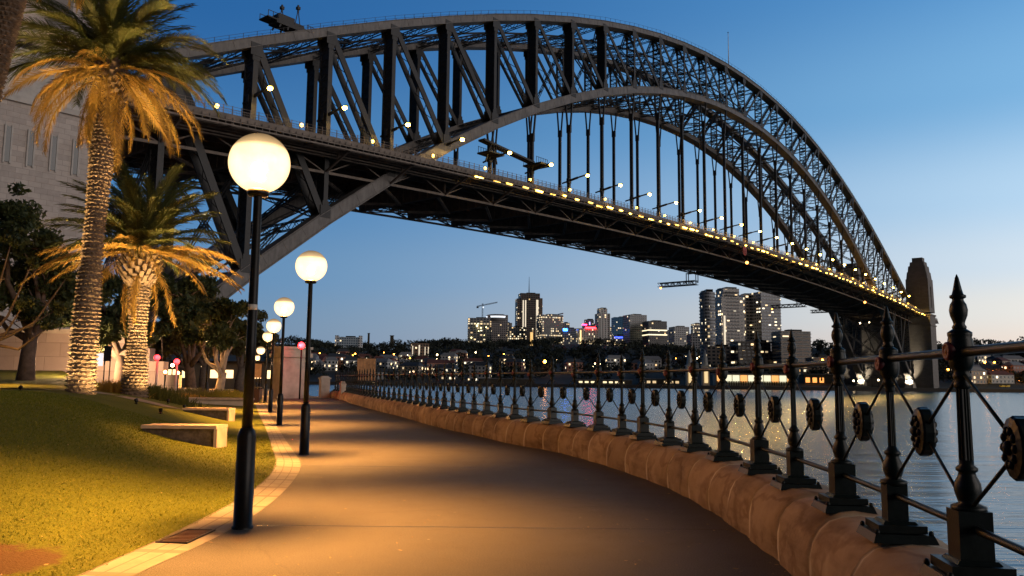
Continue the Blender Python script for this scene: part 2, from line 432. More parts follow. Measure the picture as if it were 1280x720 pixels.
def H(x, y):
    """height of the lawn and the land to its left"""
    u = (STRIP_L(min(max(y, -12), 66)) - x)
    k = 1.0 / sqrt(1 + .06 + (.35 if y > 16 else .0))
    u *= k
    if u <= 0: return 0.02
    plateau = 1.1 * (1 - smooth(24, 48, y)) + .25 * smooth(24, 48, y)
    z = .02 + plateau * smooth(.1, 5.4, u)
    z += .04 * sin(x * .9 + 1) * cos(y * .6) * smooth(.6, 2, u)
    up = smooth(.46, .56, -x / max(y, 1)) * min(max(y - 28.5, 0), 26) * .062
    z += up
    return z

mb = MB(); mb.v = [(-9000, -300, SEA), (9000, -300, SEA), (9000, 14000, SEA), (-9000, 14000, SEA)]; mb.f = [(0, 1, 2, 3)]; mb.sm = [False]
struct(mb, 'harbour_water', M['water'])

# near land: solid block below everything, quay edge follows the fence
poly = [(-300, -40), (FENCE(-12) + .55, -40)] + [(FENCE(y) + .50, y) for y in np.arange(-12, 66.5, 2)] + [(-14.9, 67), (-19.2, 74), (-31, 104), (-46, 152), (-60, 220), (-300, 280)]
mb = MB(); mb.prism(poly, SEA - 2, -.012); struct(mb, 'ground', M['plaza'])

# asphalt path
mb = MB()
for i in range(len(YS) - 1):
    y0, y1 = YS[i], YS[i + 1]
    r = []
    for y in (y0, y1):
        a, b = STRIP_R(y) - .02, FENCE(y) + .2
        r.append([(a + (b - a) * k / 6, y, 0.0) for k in range(7)])
    for k in range(6): mb.add([r[0][k], r[0][k + 1], r[1][k + 1], r[1][k]], [(0, 1, 2, 3)])
struct(mb, 'path', M['asphalt'])

# pale paver strip between path and lawn, laid in three courses with joints
mb = MB(); jt = []
N = 620
for i in range(N):
    y0 = -10 + i * .125; y1 = y0 + .125
    if y1 > 66: break
    cols = [0, .035, .33, .365, .66, .695, .97, 1]
    for k in range(7):
        dark = 1.0 if k in (0, 2, 4) else 0.0
        if i % 7 == 0: dark = max(dark, .75)
        vs = []
        for (y, c) in ((y0, cols[k]), (y0, cols[k + 1]), (y1, cols[k + 1]), (y1, cols[k])):
            a, b = STRIP_L(y), STRIP_R(y); vs.append((a + (b - a) * c, y, .005 + .012 * (1 - c)))
        mb.add(vs, [(0, 1, 2, 3)]); jt += [dark] * 4
mb.attrs['joint'] = jt
struct(mb, 'paver_strip', M['pavers'])

# lawn
mb = MB(); bare = []
us = [0, .12, .3, .55, .85, 1.2, 1.6, 2.1, 2.7, 3.4, 4.2, 5.1, 6.2, 7.6, 9.2, 11, 13.2, 16, 19.5, 24, 30, 38, 48, 60]
LY = list(np.arange(-6, 26, .5)) + list(np.arange(26, 64, 1.5))
for y in LY:
    for u in us:
        x = STRIP_L(y) - u; mb.v.append((x, y, H(x, y)))
        bare.append(max(0, 1 - ((x + 4.15) ** 2 / .25 + (y - 6.9) ** 2 / .5)) if y < 9 else 0)
nu = len(us)
for i in range(len(LY) - 1):
    for k in range(nu - 1):
        mb.f.append((i * nu + k, (i + 1) * nu + k, (i + 1) * nu + k + 1, i * nu + k + 1)); mb.sm.append(True)
mb.attrs['bare'] = bare
struct(mb, 'lawn', M['lawn'])

# short grass on the near lawn
NB = 300000
yb = 4.6 + (RNG.random(NB) ** 1.7) * 17
ub = (RNG.random(NB) ** .9) * 9.0
bx = np.array([STRIP_L(a) for a in yb]) - ub + RNG.normal(0, .03, NB)
keep = (np.abs(bx) / np.maximum(yb, .1) < .75) & (((bx + 4.15) ** 2 / .16 + (yb - 6.9) ** 2 / .34) > 1)
bx, yb = bx[keep], yb[keep]; n = len(bx)
bz = np.array([H(a, b) for a, b in zip(bx, yb)])
ang = RNG.random(n) * 2 * pi; hh = RNG.uniform(.008, .026, n) * (1 + .02 * yb); ww = RNG.uniform(.0013, .0028, n) * (1 + yb * .07)
lean = RNG.normal(0, .022, (n, 2))
q = np.zeros((n, 4, 3))
dx, dy = np.cos(ang) * ww, np.sin(ang) * ww
for k, (s, t_) in enumerate(((-1, 0), (1, 0), (.25, 1), (-.25, 1))):
    q[:, k, 0] = bx + s * dx + t_ * lean[:, 0]; q[:, k, 1] = yb + s * dy + t_ * lean[:, 1]; q[:, k, 2] = bz - .003 + t_ * hh
mb = MB(); mb.quads(q); mb.attrs['tone'] = np.repeat(np.clip(RNG.normal(.45, .28, n), 0, 1), 4).tolist()
g_o = mb.build('grass', M['blade']); tag(g_o, 'short mown grass covering the near lawn', None, None, 'stuff')

# narrow paved path behind the palms
mb = MB()
for i in range(30):
    x0, x1 = -60 + i * 1.62, -60 + (i + 1) * 1.62
    for_ = []
    mb.add([(x0, 26.6, H(x0, 26.6) + .03), (x1, 26.6, H(x1, 26.6) + .03), (x1, 28.4, H(x1, 28.4) + .03), (x0, 28.4, H(x0, 28.4) + .03)], [(0, 1, 2, 3)])
struct(mb, 'footpath', M['plaza'])

# ------------------------------------------------------------------ sandstone kerb wall
def fence_frame(s_pts):
    return None
fy = np.arange(-8, 66.2, .05); fx = np.array([FENCE(a) for a in fy])
arc = np.concatenate([[0], np.cumsum(np.hypot(np.diff(fx), np.diff(fy)))])
def on_fence(s):
    y = float(np.interp(s, arc, fy)); x = float(np.interp(s, arc, fx))
    e = .3; x2, y2 = float(np.interp(s + e, arc, fx)), float(np.interp(s + e, arc, fy)); x1, y1 = float(np.interp(s - e, arc, fx)), float(np.interp(s - e, arc, fy))
    d = Vector((x2 - x1, y2 - y1, 0)).normalized()
    return Vector((x, y, 0)), d, Vector((d.y, -d.x, 0))          # point, along, seaward
prof = [(-.34, -.05), (-.355, .12), (-.35, .26), (-.32, .38), (-.265, .475), (-.19, .54), (-.09, .572), (.02, .58), (.20, .575), (.33, .55), (.42, .47), (.46, .3), (.47, -.2), (.47, -4.6)]
mb = MB(); blk = []; jnt = []
s = 0.0; LB = .98; rows = []
while s < arc[-1] - .2:
    L = LB * random.uniform(.88, 1.15); tone = random.random(); bulge = random.uniform(.97, 1.03)
    for q_, sc, j in ((0, .972, 1), (.02, .975, 1), (.022, .982, .3), (.06, .995, 0), (.25, 1.005, 0), (.5, 1.01, 0), (.75, 1.005, 0), (.94, .995, 0), (.978, .982, .3), (.985, .975, 1)):
        rows.append((s + q_ * L, sc * bulge if j == 0 else sc, j, tone))
    s += L
for (ss, sc, j, tone) in rows:
    p, d, nn = on_fence(ss)
    for k, (a, z) in enumerate(prof):
        wob = (.012 * sin(ss * 5.3 + k) + .01 * sin(ss * 11.7 + 2 * k)) * (1 - j)
        v = p + nn * (a * sc + wob); mb.v.append((v.x, v.y, z * sc + wob * .6 if z > 0 else z)); blk.append(tone); jnt.append(j)
m_ = len(prof)
for i in range(len(rows) - 1):
    for k in range(m_ - 1):
        mb.f.append((i * m_ + k, (i + 1) * m_ + k, (i + 1) * m_ + k + 1, i * m_ + k + 1)[::-1]); mb.sm.append(True)
mb.attrs['block'] = blk; mb.attrs['joint'] = jnt
o = mb.build('sandstone_wall', M['sandstone'])
tag(o, 'low rounded sandstone block wall carrying the iron railing along the water', 'wall')

# ------------------------------------------------------------------ iron railing
def px_of(v):
    l = CM.inverted() @ Vector(v); return 640 + F * l.x / -l.z, 360 - F * l.y / -l.z
ZB = .575                     # top of the wall
TIPX = [1196.7, 1108, 1045.6, 989, 946, 902.5, 867.5, 835.5, 803, 777, 749.5, 720, 695, 672.6, 653, 635, 619, 605, 591.6, 579.6, 568, 558.4, 548.6, 539.5, 530.6, 522, 515, 508, 502]
sp = []
for tx in TIPX:
    lo, hi = 10.0, arc[-1]
    for _ in range(50):
        mid = (lo + hi) / 2
        if px_of((*on_fence(mid)[0][:2], 2.1))[0] > tx: lo = mid
        else: hi = mid
    sp.append(lo)
# even the spacing out a little
sp2 = sp[:]
for i in range(10, len(sp)): sp2[i] = sp2[i - 1] + .6 * (sp[i] - sp[i - 1]) + .4 * 1.36
sp = sp2
while sp[-1] + 1.36 < arc[-1] - .5: sp.append(sp[-1] + 1.36)
sp = [sp[0] - 2.5, sp[0] - 1.25] + sp
fence = empty('iron_railing', (*on_fence(sp[0])[0][:2], 0), 'dark green cast iron railing with spear topped posts and round medallions beside the water', 'railing')
FO = Vector(fence.location)
def post_meshes(thick):
    r = .040 if thick else .029
    hs = 1.0 if thick else .965
    b = MB()
    b.box((0, 0, .245), (.165 if thick else .13, .165 if thick else .13, .26))
    b.lathe([(.07, .36), (.085, .375), (.085, .395), (.06, .41), (.068, .43), (.082, .47), (.078, .51), (.055, .55), (.05, .565), (.066, .575), (.066, .59), (.045, .605), (r * 1.12, .63)], n=16)
    b.lathe([(r * 1.12, .61), (r * 1.08, .75), (r, 1.02)], n=28, flute=.14, smooth=False)
    b.lathe([(r, 1.0), (r * 1.3, 1.01), (r * 1.3, 1.03), (.042, 1.045), (.056, 1.06), (.056, 1.075), (.045, 1.09), (.06, 1.105), (.076, 1.13), (.083, 1.17), (.083, 1.22), (.076, 1.26), (.072, 1.275), (.076, 1.285), (.076, 1.30), (.055, 1.312), (.04, 1.32)], n=18)
    slim = lambda b, z0: [(x * .80, y * .80, z) if z > z0 else (x, y, z) for x, y, z in b.v]
    b.v = slim(b, .40); post = b.mesh('fence_post', M['iron'])
    b = MB()
    b.box((0, 0, .03), (.40, .40, .055), 0, .9); b.box((0, 0, .088), (.30, .30, .05)); b.box((0, 0, .122), (.22, .22, .02), 0, .85)
    for sx in (-1, 1):
        for sy in (-1, 1): b.lathe([(.016, .055), (.016, .075), (.010, .085), (.004, .088)], (sx * .165, sy * .165, 0), 6)
    plate = b.mesh('base_plate', M['iron'])
    b = MB()
    b.lathe([(.04, 1.315), (.045, 1.33), (.034, 1.345), (.038, 1.36), (.052, 1.39), (.057, 1.42), (.05, 1.45), (.036, 1.47), (.034, 1.48), (.05, 1.487), (.05, 1.50), (.036, 1.505), (.028, 1.53), (.012, 1.595), (.002, 1.615)], n=16)
    b.v = slim(b, -1); fin = b.mesh('finial', M['iron'])
    b = MB()
    b.lathe([(.010, -.080), (.016, -.074), (.026, -.070), (.030, -.078), (.044, -.078), (.050, -.072), (.052, -.035)], (0, 0, 1.2), 18, axis='Y')
    ros = b.mesh('rosette', M['iron_redlight'])
    return post, plate, fin, ros, hs
PM = {True: post_meshes(True), False: post_meshes(False)}
def link(name, me, parent, loc=(0, 0, 0), rz=0., sc=None):
    o = bpy.data.objects.new(name, me); COL.objects.link(o); o.parent = parent; o.location = loc; o.rotation_euler = (0, 0, rz)
    if sc: o.scale = sc
    return o
nodes = []
for i, ss in enumerate(sp):
    p, d, nn = on_fence(ss); thick = (i % 2 == 0)
    post, plate, fin, ros, hs = PM[thick]
    rz = atan2(d.y, d.x)            # local x along the rail, local -y is seaward
    o = link('fence_post', post, fence, p + Vector((0, 0, ZB)) - FO, rz, (1, 1, hs))
    link('base_plate', plate, o, (0, 0, 0)); link('finial', fin, o); 
    r_ = link('rosette', ros, o); r_.rotation_euler = (0, 0, pi)     # faces the path
    nodes.append((p, d, nn))
zt, zlo, zm = ZB + 1.195, ZB + .285, ZB + .74
top = MB(); top.tube([p + Vector((0, 0, zt)) - FO for p, d, nn in nodes], .027, 10); top.build('top_rail', M['iron'], fence)
low = MB(); low.tube([p + Vector((0, 0, zlo)) - FO for p, d, nn in nodes], .021, 10); low.build('bottom_rail', M['iron'], fence)
b = MB()
pr = [(.03, -.058), (.10, -.056), (.118, -.05), (.138, -.044), (.146, -.03), (.146, .03), (.138, .044), (.118, .05), (.10, .056), (.03, .058)]
b.lathe(pr, n=32, axis='Y', smooth=False, flute=.03)
for sgn in (-1, 1):
    for k in range(10):
        a = 2 * pi * k / 10; b.sphere((.078 * cos(a), sgn * .056, .078 * sin(a)), .022, 8, 6)
    b.sphere((0, sgn * .06, 0), .034, 10, 8)
b.v = [(x * .74, y * .80, z) for x, y, z in b.v]; MED = b.mesh('medallion', M['iron'])
for i in range(len(nodes) - 1):
    a, c = nodes[i][0], nodes[i + 1][0]; mid = (a + c) / 2; d = (c - a).normalized(); L = (c - a).length
    o = link('medallion', MED, fence, mid + Vector((0, 0, zm)) - FO, atan2(d.y, d.x))
    b = MB()
    for q, zq in ((a, zt - .10), (c, zt - .10), (a, zlo + .08), (c, zlo + .08)):
        e = mid + Vector((0, 0, zm)) + (q + Vector((0, 0, zq)) - mid - Vector((0, 0, zm))).normalized() * .11
        b.tube([q + Vector((0, 0, zq)) - FO, e - FO], .0105, 6)
    b.build('cross_rod', M['iron'], fence)

# stone piers that end the railing, and the boarded panel behind it
def pier(name, px, py, D, w, h, label, mat='concrete'):
    p = at(px, py, D); r = empty(name, (p.x, p.y, 0), label, 'pier')
    b = MB(); b.box((0, 0, h / 2 - .05), (w, w, h), .5); b.build('shaft', M[mat], r)
    b = MB(); b.box((0, 0, h + .0), (w * 1.2, w * 1.2, .12), .5); b.box((0, 0, h + .12), (w * 1.02, w * 1.02, .14), .5, .6); b.build('cap', M[mat], r)
pier('stone_pier', 405, 497, 65, .7, 1.55, 'pale sandstone pier closing the far end of the iron railing')
pier('stone_pier', 428, 500, 59.5, .38, 1.15, 'short stone pier set within the far part of the railing')
p = at(456, 485, 52); w = 32 * 0 + 1.16
r = empty('timber_panel', (p.x, p.y + .35, .0), 'orange lit timber boarded panel standing behind the far railing', 'panel')
b = MB()
for k in range(6): b.box((-.5 + k * .2, 0, 2.15), (.19, .03, 1.42))
b.build('boards', M['timber'], r)
b = MB()
for k in (-.56, -.08, .4, .56): b.box((k, .04, 1.75), (.06, .06, 2.3))
b.box((0, .05, 2.72), (1.2, .05, .07)); b.box((0, .05, 1.6), (1.2, .05, .07)); b.build('frame', M['bark'], r)

# drain grate in the strip
p = Vector(((STRIP_L(8.25) * .6 + STRIP_R(8.25) * .4), 8.25, 0))
r = empty('drain_grate', (p.x, p.y, .008), 'steel drain grate let into the pale paver strip', 'grate', rz=atan2(STRIP_R(8.8) - STRIP_R(7.4), 1.4) * -1)
b = MB()
for sx in (-.145, .145): b.box((sx, 0, .008), (.025, .66, .014))
for sy in (-.33, .33): b.box((0, sy, .008), (.31, .025, .014))
b.build('frame', M['pole'], r)
b = MB()
for k in range(9): b.box((0, -.27 + k * .0675, .008), (.27, .024, .012))
b.build('bars', M['binbrown'], r)
b = MB(); b.box((0, 0, .0), (.28, .64, .004)); b.build('channel', M['glassdark'], r)

# ------------------------------------------------------------------ path lamps
def lamp_meshes():
    b = MB(); b.lathe([(.115, -.05), (.115, .02), (.098, .03), (.098, .96), (.094, .99), (.078, 1.03), (.068, 1.05), (.05, 1.06)], n=20); base = b.mesh('base_sleeve', M['pole'])
    b = MB(); b.lathe([(.055, 1.0), (.052, 2.0), (.046, 3.60), (.05, 3.61), (.05, 3.63)], n=18); pole = b.mesh('pole', M['pole'])
    b = MB(); b.lathe([(.06, 3.60), (.11, 3.61), (.12, 3.625), (.12, 3.665), (.105, 3.672), (.09, 3.68)], n=24); col = b.mesh('collar', M['pole'])
    b = MB(); b.sphere((0, 0, 0), .335, 40, 26); gl = b.mesh('globe', M['globe'])
    return base, pole, col, gl
LM = lamp_meshes()
def path_lamp(x, y, z, label, sc=1.0, hz=1.0):
    r = empty('path_lamp', (x, y, z), label, 'street lamp', 'globe lamps along the path')
    for nm, me in zip(('base_sleeve', 'pole', 'collar'), LM[:3]): link(nm, me, r, sc=(1, 1, hz))
    zg = 4.0 * hz if hz != 1 else 3.98
    link('globe', LM[3], r, (0, 0, zg)); link('lamp_bulb', BULB, r, (0, 0, zg + .07)); link('lamp_optic', OPTIC, r, (0, 0, zg + .20))
    return r
L = [(303, 660, None, 'nearest and tallest looking globe lamp, black pole with small white sticker by the drain grate'),
     (380, 568, None, 'globe lamp on the path side of the curved strip, second from the viewer'),
     (349, 531.5, None, 'third globe lamp from the viewer, just left of the pale portal pier'),
     (337.5, 515, None, 'fourth globe lamp, its pole in front of the yellow lit pier face')]
for px, py, D, lab in L:
    p = ground(px, py, 0); r = path_lamp(p.x, p.y, 0, lab)
    if px == 303:
        b = MB(); b.lathe([(.0515, 2.33), (.0515, 2.39)], n=18); b.build('sticker', M['concrete'], r)
for gx, gy, D, lab in [(335, 420.5, 51, 'globe lamp whose globe touches the fourth lamp globe, fifth along the path'),
                       (326, 438, 66, 'small globe lamp low in the row, first of the three distant globes by the bin'),
                       (322, 447, 88, 'smaller distant globe lamp in the row, between two others by the bin'),
                       (318, 454, 118, 'farthest and lowest globe lamp at the end of the row'),
                       (261, 422, 56, 'globe lamp shining in front of the pale trunked tree'),
                       (255, 458, 100, 'small low globe lamp seen under the pale trunked tree')]:
    p = at(gx, gy, D); z0 = .1
    path_lamp(p.x, p.y, z0, lab, hz=(p.z - z0) / 4.0)

p = at(-36, 490, 33)
path_lamp(p.x, p.y, H(p.x, p.y), 'globe lamp on the upper lawn beside the narrow footpath, beyond the left edge')

# ================================================================== STEEL ARCH BRIDGE
BC, BS = cos(0.69676), sin(0.69676)
BX, BY = 66.5652, 139.0229
def bw(X, Y, Z): return Vector((BS * (X + BX) - BC * (Y + BY), BC * (X + BX) + BS * (Y + BY), Z + SEA))
BR = empty('steel_arch_bridge', bw(0, 0, 0), 'great dark steel arch bridge spanning the harbour with trussed arch and hung deck', 'bridge', rz=atan2(BC, BS))
PAN = 17.964
def u_(i): return (i - 14) / 14
def zb(i): return 9.61 + 107.29 * (1 - u_(i) ** 2)
def zt(i): return zb(i) + 18.3 + 23.6 * u_(i) ** 2 + 10.94 * u_(i) ** 4
def zdeck(X): return 51.3 + 8.0 * (1 - ((X - 251.5) / 251.5) ** 2)
XO = 0.0
TW = 3.2                                                   # width of the truss members across the bridge
def lattice(mb, a, b, w, h, nz, t=.16, up=(0, 0, 1)):
    """open lattice girder: four angle chords and zigzag lacing"""
    a = Vector(a); b = Vector(b); d = (b - a).normalized(); up = Vector(up)
    r = d.cross(up)
    if r.length < 1e-3: r = Vector((1, 0, 0))
    r.normalize(); u = r.cross(d).normalized(); L = (b - a).length
    c = [r * (sx * w / 2) + u * (sy * h / 2) for sx, sy in ((-1, -1), (1, -1), (1, 1), (-1, 1))]
    for o in c: mb.beam(a + o, b + o, t, t)
    for k in range(nz):
        p, q = a + d * (L * k / nz), a + d * (L * (k + 1) / nz)
        i, j = (0, 3) if k % 2 else (3, 0)
        mb.beam(p + c[i], q + c[j], t * .6, t * .6); i, j = (1, 2) if k % 2 else (2, 1)
        mb.beam(p + c[i], q + c[j], t * .6, t * .6)
        i, j = (2, 3) if k % 2 else (3, 2)
        mb.beam(p + c[i], q + c[j], t * .6, t * .6)
for Y0 in (0.0, 30.0):
    for nm, fz, dep0, dep1 in (('top_chord', zt, 2.0, 1.5), ('bottom_chord', zb, 3.2, 1.9)):
        b = MB()
        for i in range(28):
            dep = dep0 + (dep1 - dep0) * (1 - abs(u_(i + .5)))
            a, c = (PAN * i, Y0, fz(i)), (PAN * (i + 1), Y0, fz(i + 1))
            ov = (Vector(c) - Vector(a)).normalized() * .02
            b.beam(Vector(a) - ov, Vector(c) + ov, TW, dep)
            b.beam(Vector(a) + Vector((0, 0, dep / 2 + .03)), Vector(c) + Vector((0, 0, dep / 2 + .03)), TW + .5, .12)      # cover plates
            b.beam(Vector(a) - Vector((0, 0, dep / 2 + .03)), Vector(c) - Vector((0, 0, dep / 2 + .03)), TW + .5, .12)
            for k in range(1, 4):                                                                                            # splice plates
                p = Vector(a).lerp(Vector(c), k / 4); d = (Vector(c) - Vector(a)).normalized()
                b.beam(p - d * .5, p + d * .5, TW + .1, dep * .8)
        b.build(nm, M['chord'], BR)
        b = MB()
        if nm == 'top_chord':
            for i in range(28 * 6):
                t_ = i / 6; z = fz(t_) if True else 0
                j = int(t_); fr = t_ - j; z = fz(j) * (1 - fr) + fz(j + 1) * fr + 1.1
                for yy in (-1.5, 1.5): b.beam((PAN * t_, Y0 + yy, z - .1), (PAN * t_, Y0 + yy, z + 1.05), .07, .07)
            for i in range(28):
                for yy in (-1.5, 1.5): b.beam((PAN * i, Y0 + yy, fz(i) + 2.1), (PAN * (i + 1), Y0 + yy, fz(i + 1) + 2.1), .05, .05)
            b.build('handrail', M['steel'], BR)
    for i in range(29):
        # vertical post: side webs, solid or laced faces
        X = PAN * i; lo, hi = zb(i), zt(i)
        b = MB(); wx = 1.15 - .35 * (1 - abs(u_(i)))
        for s in (-1, 1): b.box((X, Y0 + s * (TW / 2 - .16), (lo + hi) / 2), (wx, .3, hi - lo - .3))
        if i <= 8:
            b.box((X, Y0, (lo + hi) / 2), (wx * .55, TW - .6, hi - lo - .3))
        n = max(6, int((hi - lo) / 1.5))
        for k in range(n):
            z0, z1 = lo + (hi - lo) * k / n, lo + (hi - lo) * (k + 1) / n; s = 1 if k % 2 else -1
            for sx in (-1, 1):
                b.beam((X + sx * wx * .42, Y0 - s * 1.4, z0), (X + sx * wx * .42, Y0 + s * 1.4, z1), .18, .1, (1, 0, 0))
                b.beam((X + sx * wx * .40, Y0 - 1.4, z0), (X + sx * wx * .40, Y0 + 1.4, z0), .2, .1, (1, 0, 0))
        for z, s in ((lo, 1), (hi, -1)):                     # gusset plates at both ends
            for sy in (-1, 1): b.box((X, Y0 + sy * (TW / 2 + .06), z + s * 1.7), (2.6, .12, 2.6)); b.box((X, Y0 + sy * (TW / 2 - .05), z + s * 3.2), (1.6, .2, 1.6))
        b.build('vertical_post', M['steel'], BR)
    for i in range(28):
        a, c = ((PAN * i, zt(i)), (PAN * (i + 1), zb(i + 1))) if i < 14 else ((PAN * (i + 1), zt(i + 1)), (PAN * i, zb(i)))
        b = MB(); w = 1.6 - .7 * (1 - abs(u_(i + .5)))
        for s in (-1, 1): b.beam((a[0], Y0 + s * (TW / 2 - .3), a[1]), (c[0], Y0 + s * (TW / 2 - .3), c[1]), .34, w)
        n = max(5, int(sqrt((a[0] - c[0]) ** 2 + (a[1] - c[1]) ** 2) / 2.4)); A, Cc = Vector((a[0], Y0, a[1])), Vector((c[0], Y0, c[1]))
        for k in range(n):
            s = 1 if k % 2 else -1; b.beam(A.lerp(Cc, k / n) + Vector((0, s * 1.2, 0)), A.lerp(Cc, (k + 1) / n) + Vector((0, -s * 1.2, 0)), .14, .14)
        b.build('diagonal_brace', M['steel'], BR)
        # gusset plates
    for i in range(5, 24):
        X = PAN * i; top, bot = zb(i) - 1.0, zdeck(X) - 2
        if top - bot < 4: continue
        b = MB(); h = min(9, (top - bot) * .3)
        for s in (-1, 1): b.beam((X, Y0 + s * 1.25, top), (X, Y0 + s * .42, top - h), .35, .5)
        b.beam((X, Y0, top - h + 1.5), (X, Y0, bot), 1.05, .62); b.box((X, Y0, top - h + .6), (.7, 1.5, 2.4))
        b.build('hanger', M['steel'], BR)
# lateral bracing between the two trusses
for nm, fz in (('top_lateral_bracing', zt), ('bottom_lateral_bracing', zb)):
    b = MB()
    for i in range(29):
        X = PAN * i
        lattice(b, (X, 1.6, fz(i)), (X, 28.4, fz(i)), .9, 1.7, 14, .2)
        if i < 28:
            m = (X + PAN, 15, fz(i + 1))
            for y in (1.6, 28.4): lattice(b, (X, y, fz(i)), m, .7, .8, 12, .17)
            m0 = (X, 15, fz(i))
            b.beam(m0, m, .35, .5)
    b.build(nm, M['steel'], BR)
b = MB()
for i in range(0, 29):
    X = PAN * i; lo, hi = zb(i), zt(i); d = zdeck(X)
    if d - 3 > lo and d < hi: lo = d + 9
    if hi - lo < 8 or i < 8 or i > 24: continue
    lattice(b, (X, 1.6, lo + 1), (X, 15, hi - 1.6), .6, .7, 10, .17); lattice(b, (X, 28.4, lo + 1), (X, 15, hi - 1.6), .6, .7, 10, .17)
b.build('sway_bracing', M['steel'], BR)
for end in (0, 1):            # below the deck, both ends
    b = MB()
    for q in ((0, 1, 2, 3), (28, 27, 26, 25))[end]:
        X = PAN * q; lo, hi = zb(q), zdeck(X) - 5
        if hi - lo > 5:
            lattice(b, (X, 1.6, lo + 1), (X, 28.4, hi), .7, .8, 12, .2); lattice(b, (X, 28.4, lo + 1), (X, 1.6, hi), .7, .8, 12, .2)
    b.build('portal_bracing', M['steel'], BR)

# the deck with its camber
XS = [-45 + k * PAN / 2 for k in range(0, 67)]
DY0, DY1 = -9.4, 39.4
deck = MB()
for k in range(len(XS) - 1):
    a, c = XS[k], XS[k + 1]; za, zc = zdeck(a), zdeck(c)
    for y0, y1, th, dz in ((DY0, DY1, .5, 0),):
        deck.beam((a, (y0 + y1) / 2, za - .25), (c + .02, (y0 + y1) / 2, zc - .25), y1 - y0, th)
deck = deck.build('deck', M['deckdark'], BR)
b = MB()
for k in range(len(XS) - 1):
    a, c = XS[k], XS[k + 1]; za, zc = zdeck(a), zdeck(c)
    for y in (-6, -1.2, 3, 7.5, 12, 16.5, 21, 25.5, 30, 35): b.beam((a, y, za - 1.2), (c, y, zc - 1.2), .5, 1.5)
b.build('stringers', M['deckdark'], deck)
b = MB()
for k in range(len(XS)):
    X = XS[k]; z = zdeck(X); main = k % 2 == 1
    dep = 4.6 if abs((X / PAN) - round(X / PAN)) < .05 else 1.4
    zl = z - .6
    if dep > 2:
        b.box((X, 15, zl - .35), (.5, 30 + 3, .5)); b.box((X, 15, zl - dep), (.6, 33, .4))
        b.box((X, 15, zl - dep / 2), (.15, 33, dep - .2))
        for y in range(0, 33, 3): b.box((X, -1.2 + y, zl - dep / 2), (.45, .18, dep - .2))
        for s, y0, y1 in ((-1, -1.5, DY0), (1, 31.5, DY1)):
            b.beam((X, y0, zl - dep + .2), (X, y1, zl - 1.0), .4, .4); b.beam((X, y0, zl - .9), (X, y1, zl - .9), .4, .6)
            b.beam((X, (y0 + y1) / 2, zl - dep * .55), (X, (y0 + y1) / 2, zl - .9), .25, .25)
    else:
        b.box((X, 15, zl - .7), (.4, DY1 - DY0, 1.1))
b.build('cross_girders', M['deckdark'], deck)
for y in (-1.2, 31.2):
    b = MB()
    for k in range(len(XS) - 1):
        a, c = XS[k], XS[k + 1]; za, zc = zdeck(a), zdeck(c)
        b.beam((a, y, za - 5.2), (c, y, zc - 5.2), .5, .55)
        p = (a + c) / 2
        if k % 2: b.beam((a, y, za - 5.2), (c, y, zc - 1.2), .2, .25)
        else: b.beam((a, y, za - 1.2), (c, y, zc - 5.2), .2, .25)
    b.build('side_truss', M['deckgrey'], deck)
b = MB()
for k in range(0, len(XS) - 2, 2):
    a, c = XS[k + 1], XS[k + 1] + PAN; za, zc = zdeck(a) - 5.4, zdeck(c) - 5.4
    if c > 503: break
    lattice(b, (a, 1, za), (c, 15, zc), .5, .4, 8, .14); lattice(b, (a, 29, za), (c, 15, zc), .5, .4, 8, .14)
b.build('deck_lateral_bracing', M['deckgrey'], deck)
b = MB()
for y, s in ((DY0, -1), (DY1, 1)):
    for k in range(len(XS) - 1):
        a, c = XS[k], XS[k + 1]; za, zc = zdeck(a), zdeck(c)
        b.beam((a, y, za - .35), (c, y, zc - .35), .35, 1.0); b.beam((a, y + s * .25, za - 1.15), (c, y + s * .25, zc - 1.15), .6, .25)
        b.beam((a, y + s * .5, za - 1.9), (c, y + s * .5, zc - 1.9), .3, .3)
        for q in range(6):
            X = a + (c - a) * q / 6; z = zdeck(X); b.beam((X, y + s * .45, z - 2.0), (X, y + s * .45, z - .4), .12, .12)
            b.beam((X, y - s * 2.2, z - 1.2), (X, y + s * .5, z - 1.9), .12, .15)
b.build('fascia', M['deckgrey'], deck)
for y in (DY0, DY1):
    b = MB()
    for k in range(len(XS) - 1):
        a, c = XS[k], XS[k + 1]; za, zc = zdeck(a), zdeck(c)
        for dz, t_ in ((.25, .05), (.7, .05), (1.15, .08), (1.7, .05)): b.beam((a, y, za + dz), (c, y, zc + dz), t_, t_)
        for q in range(5):
            X = a + (c - a) * q / 5; b.box((X, y, zdeck(X) + .9), (.12, .12, 1.8))
        for q in range(28):
            X = a + (c - a) * (q + .5) / 28; b.box((X, y, zdeck(X) + .7), (.035, .035, 1.0))
    b.build('walkway_railing', M['deckgrey'], deck)
b = MB()                                                    # service pipes and cable trays under the near walkway
for y, dz in ((-8.2, -1.6), (-7.4, -1.5), (-5, -2.2), (-3.8, -2.4)):
    for k in range(len(XS) - 1): b.beam((XS[k], y, zdeck(XS[k]) + dz), (XS[k + 1], y, zdeck(XS[k + 1]) + dz), .3, .25)
b.build('service_pipes', M['deckgrey'], deck)
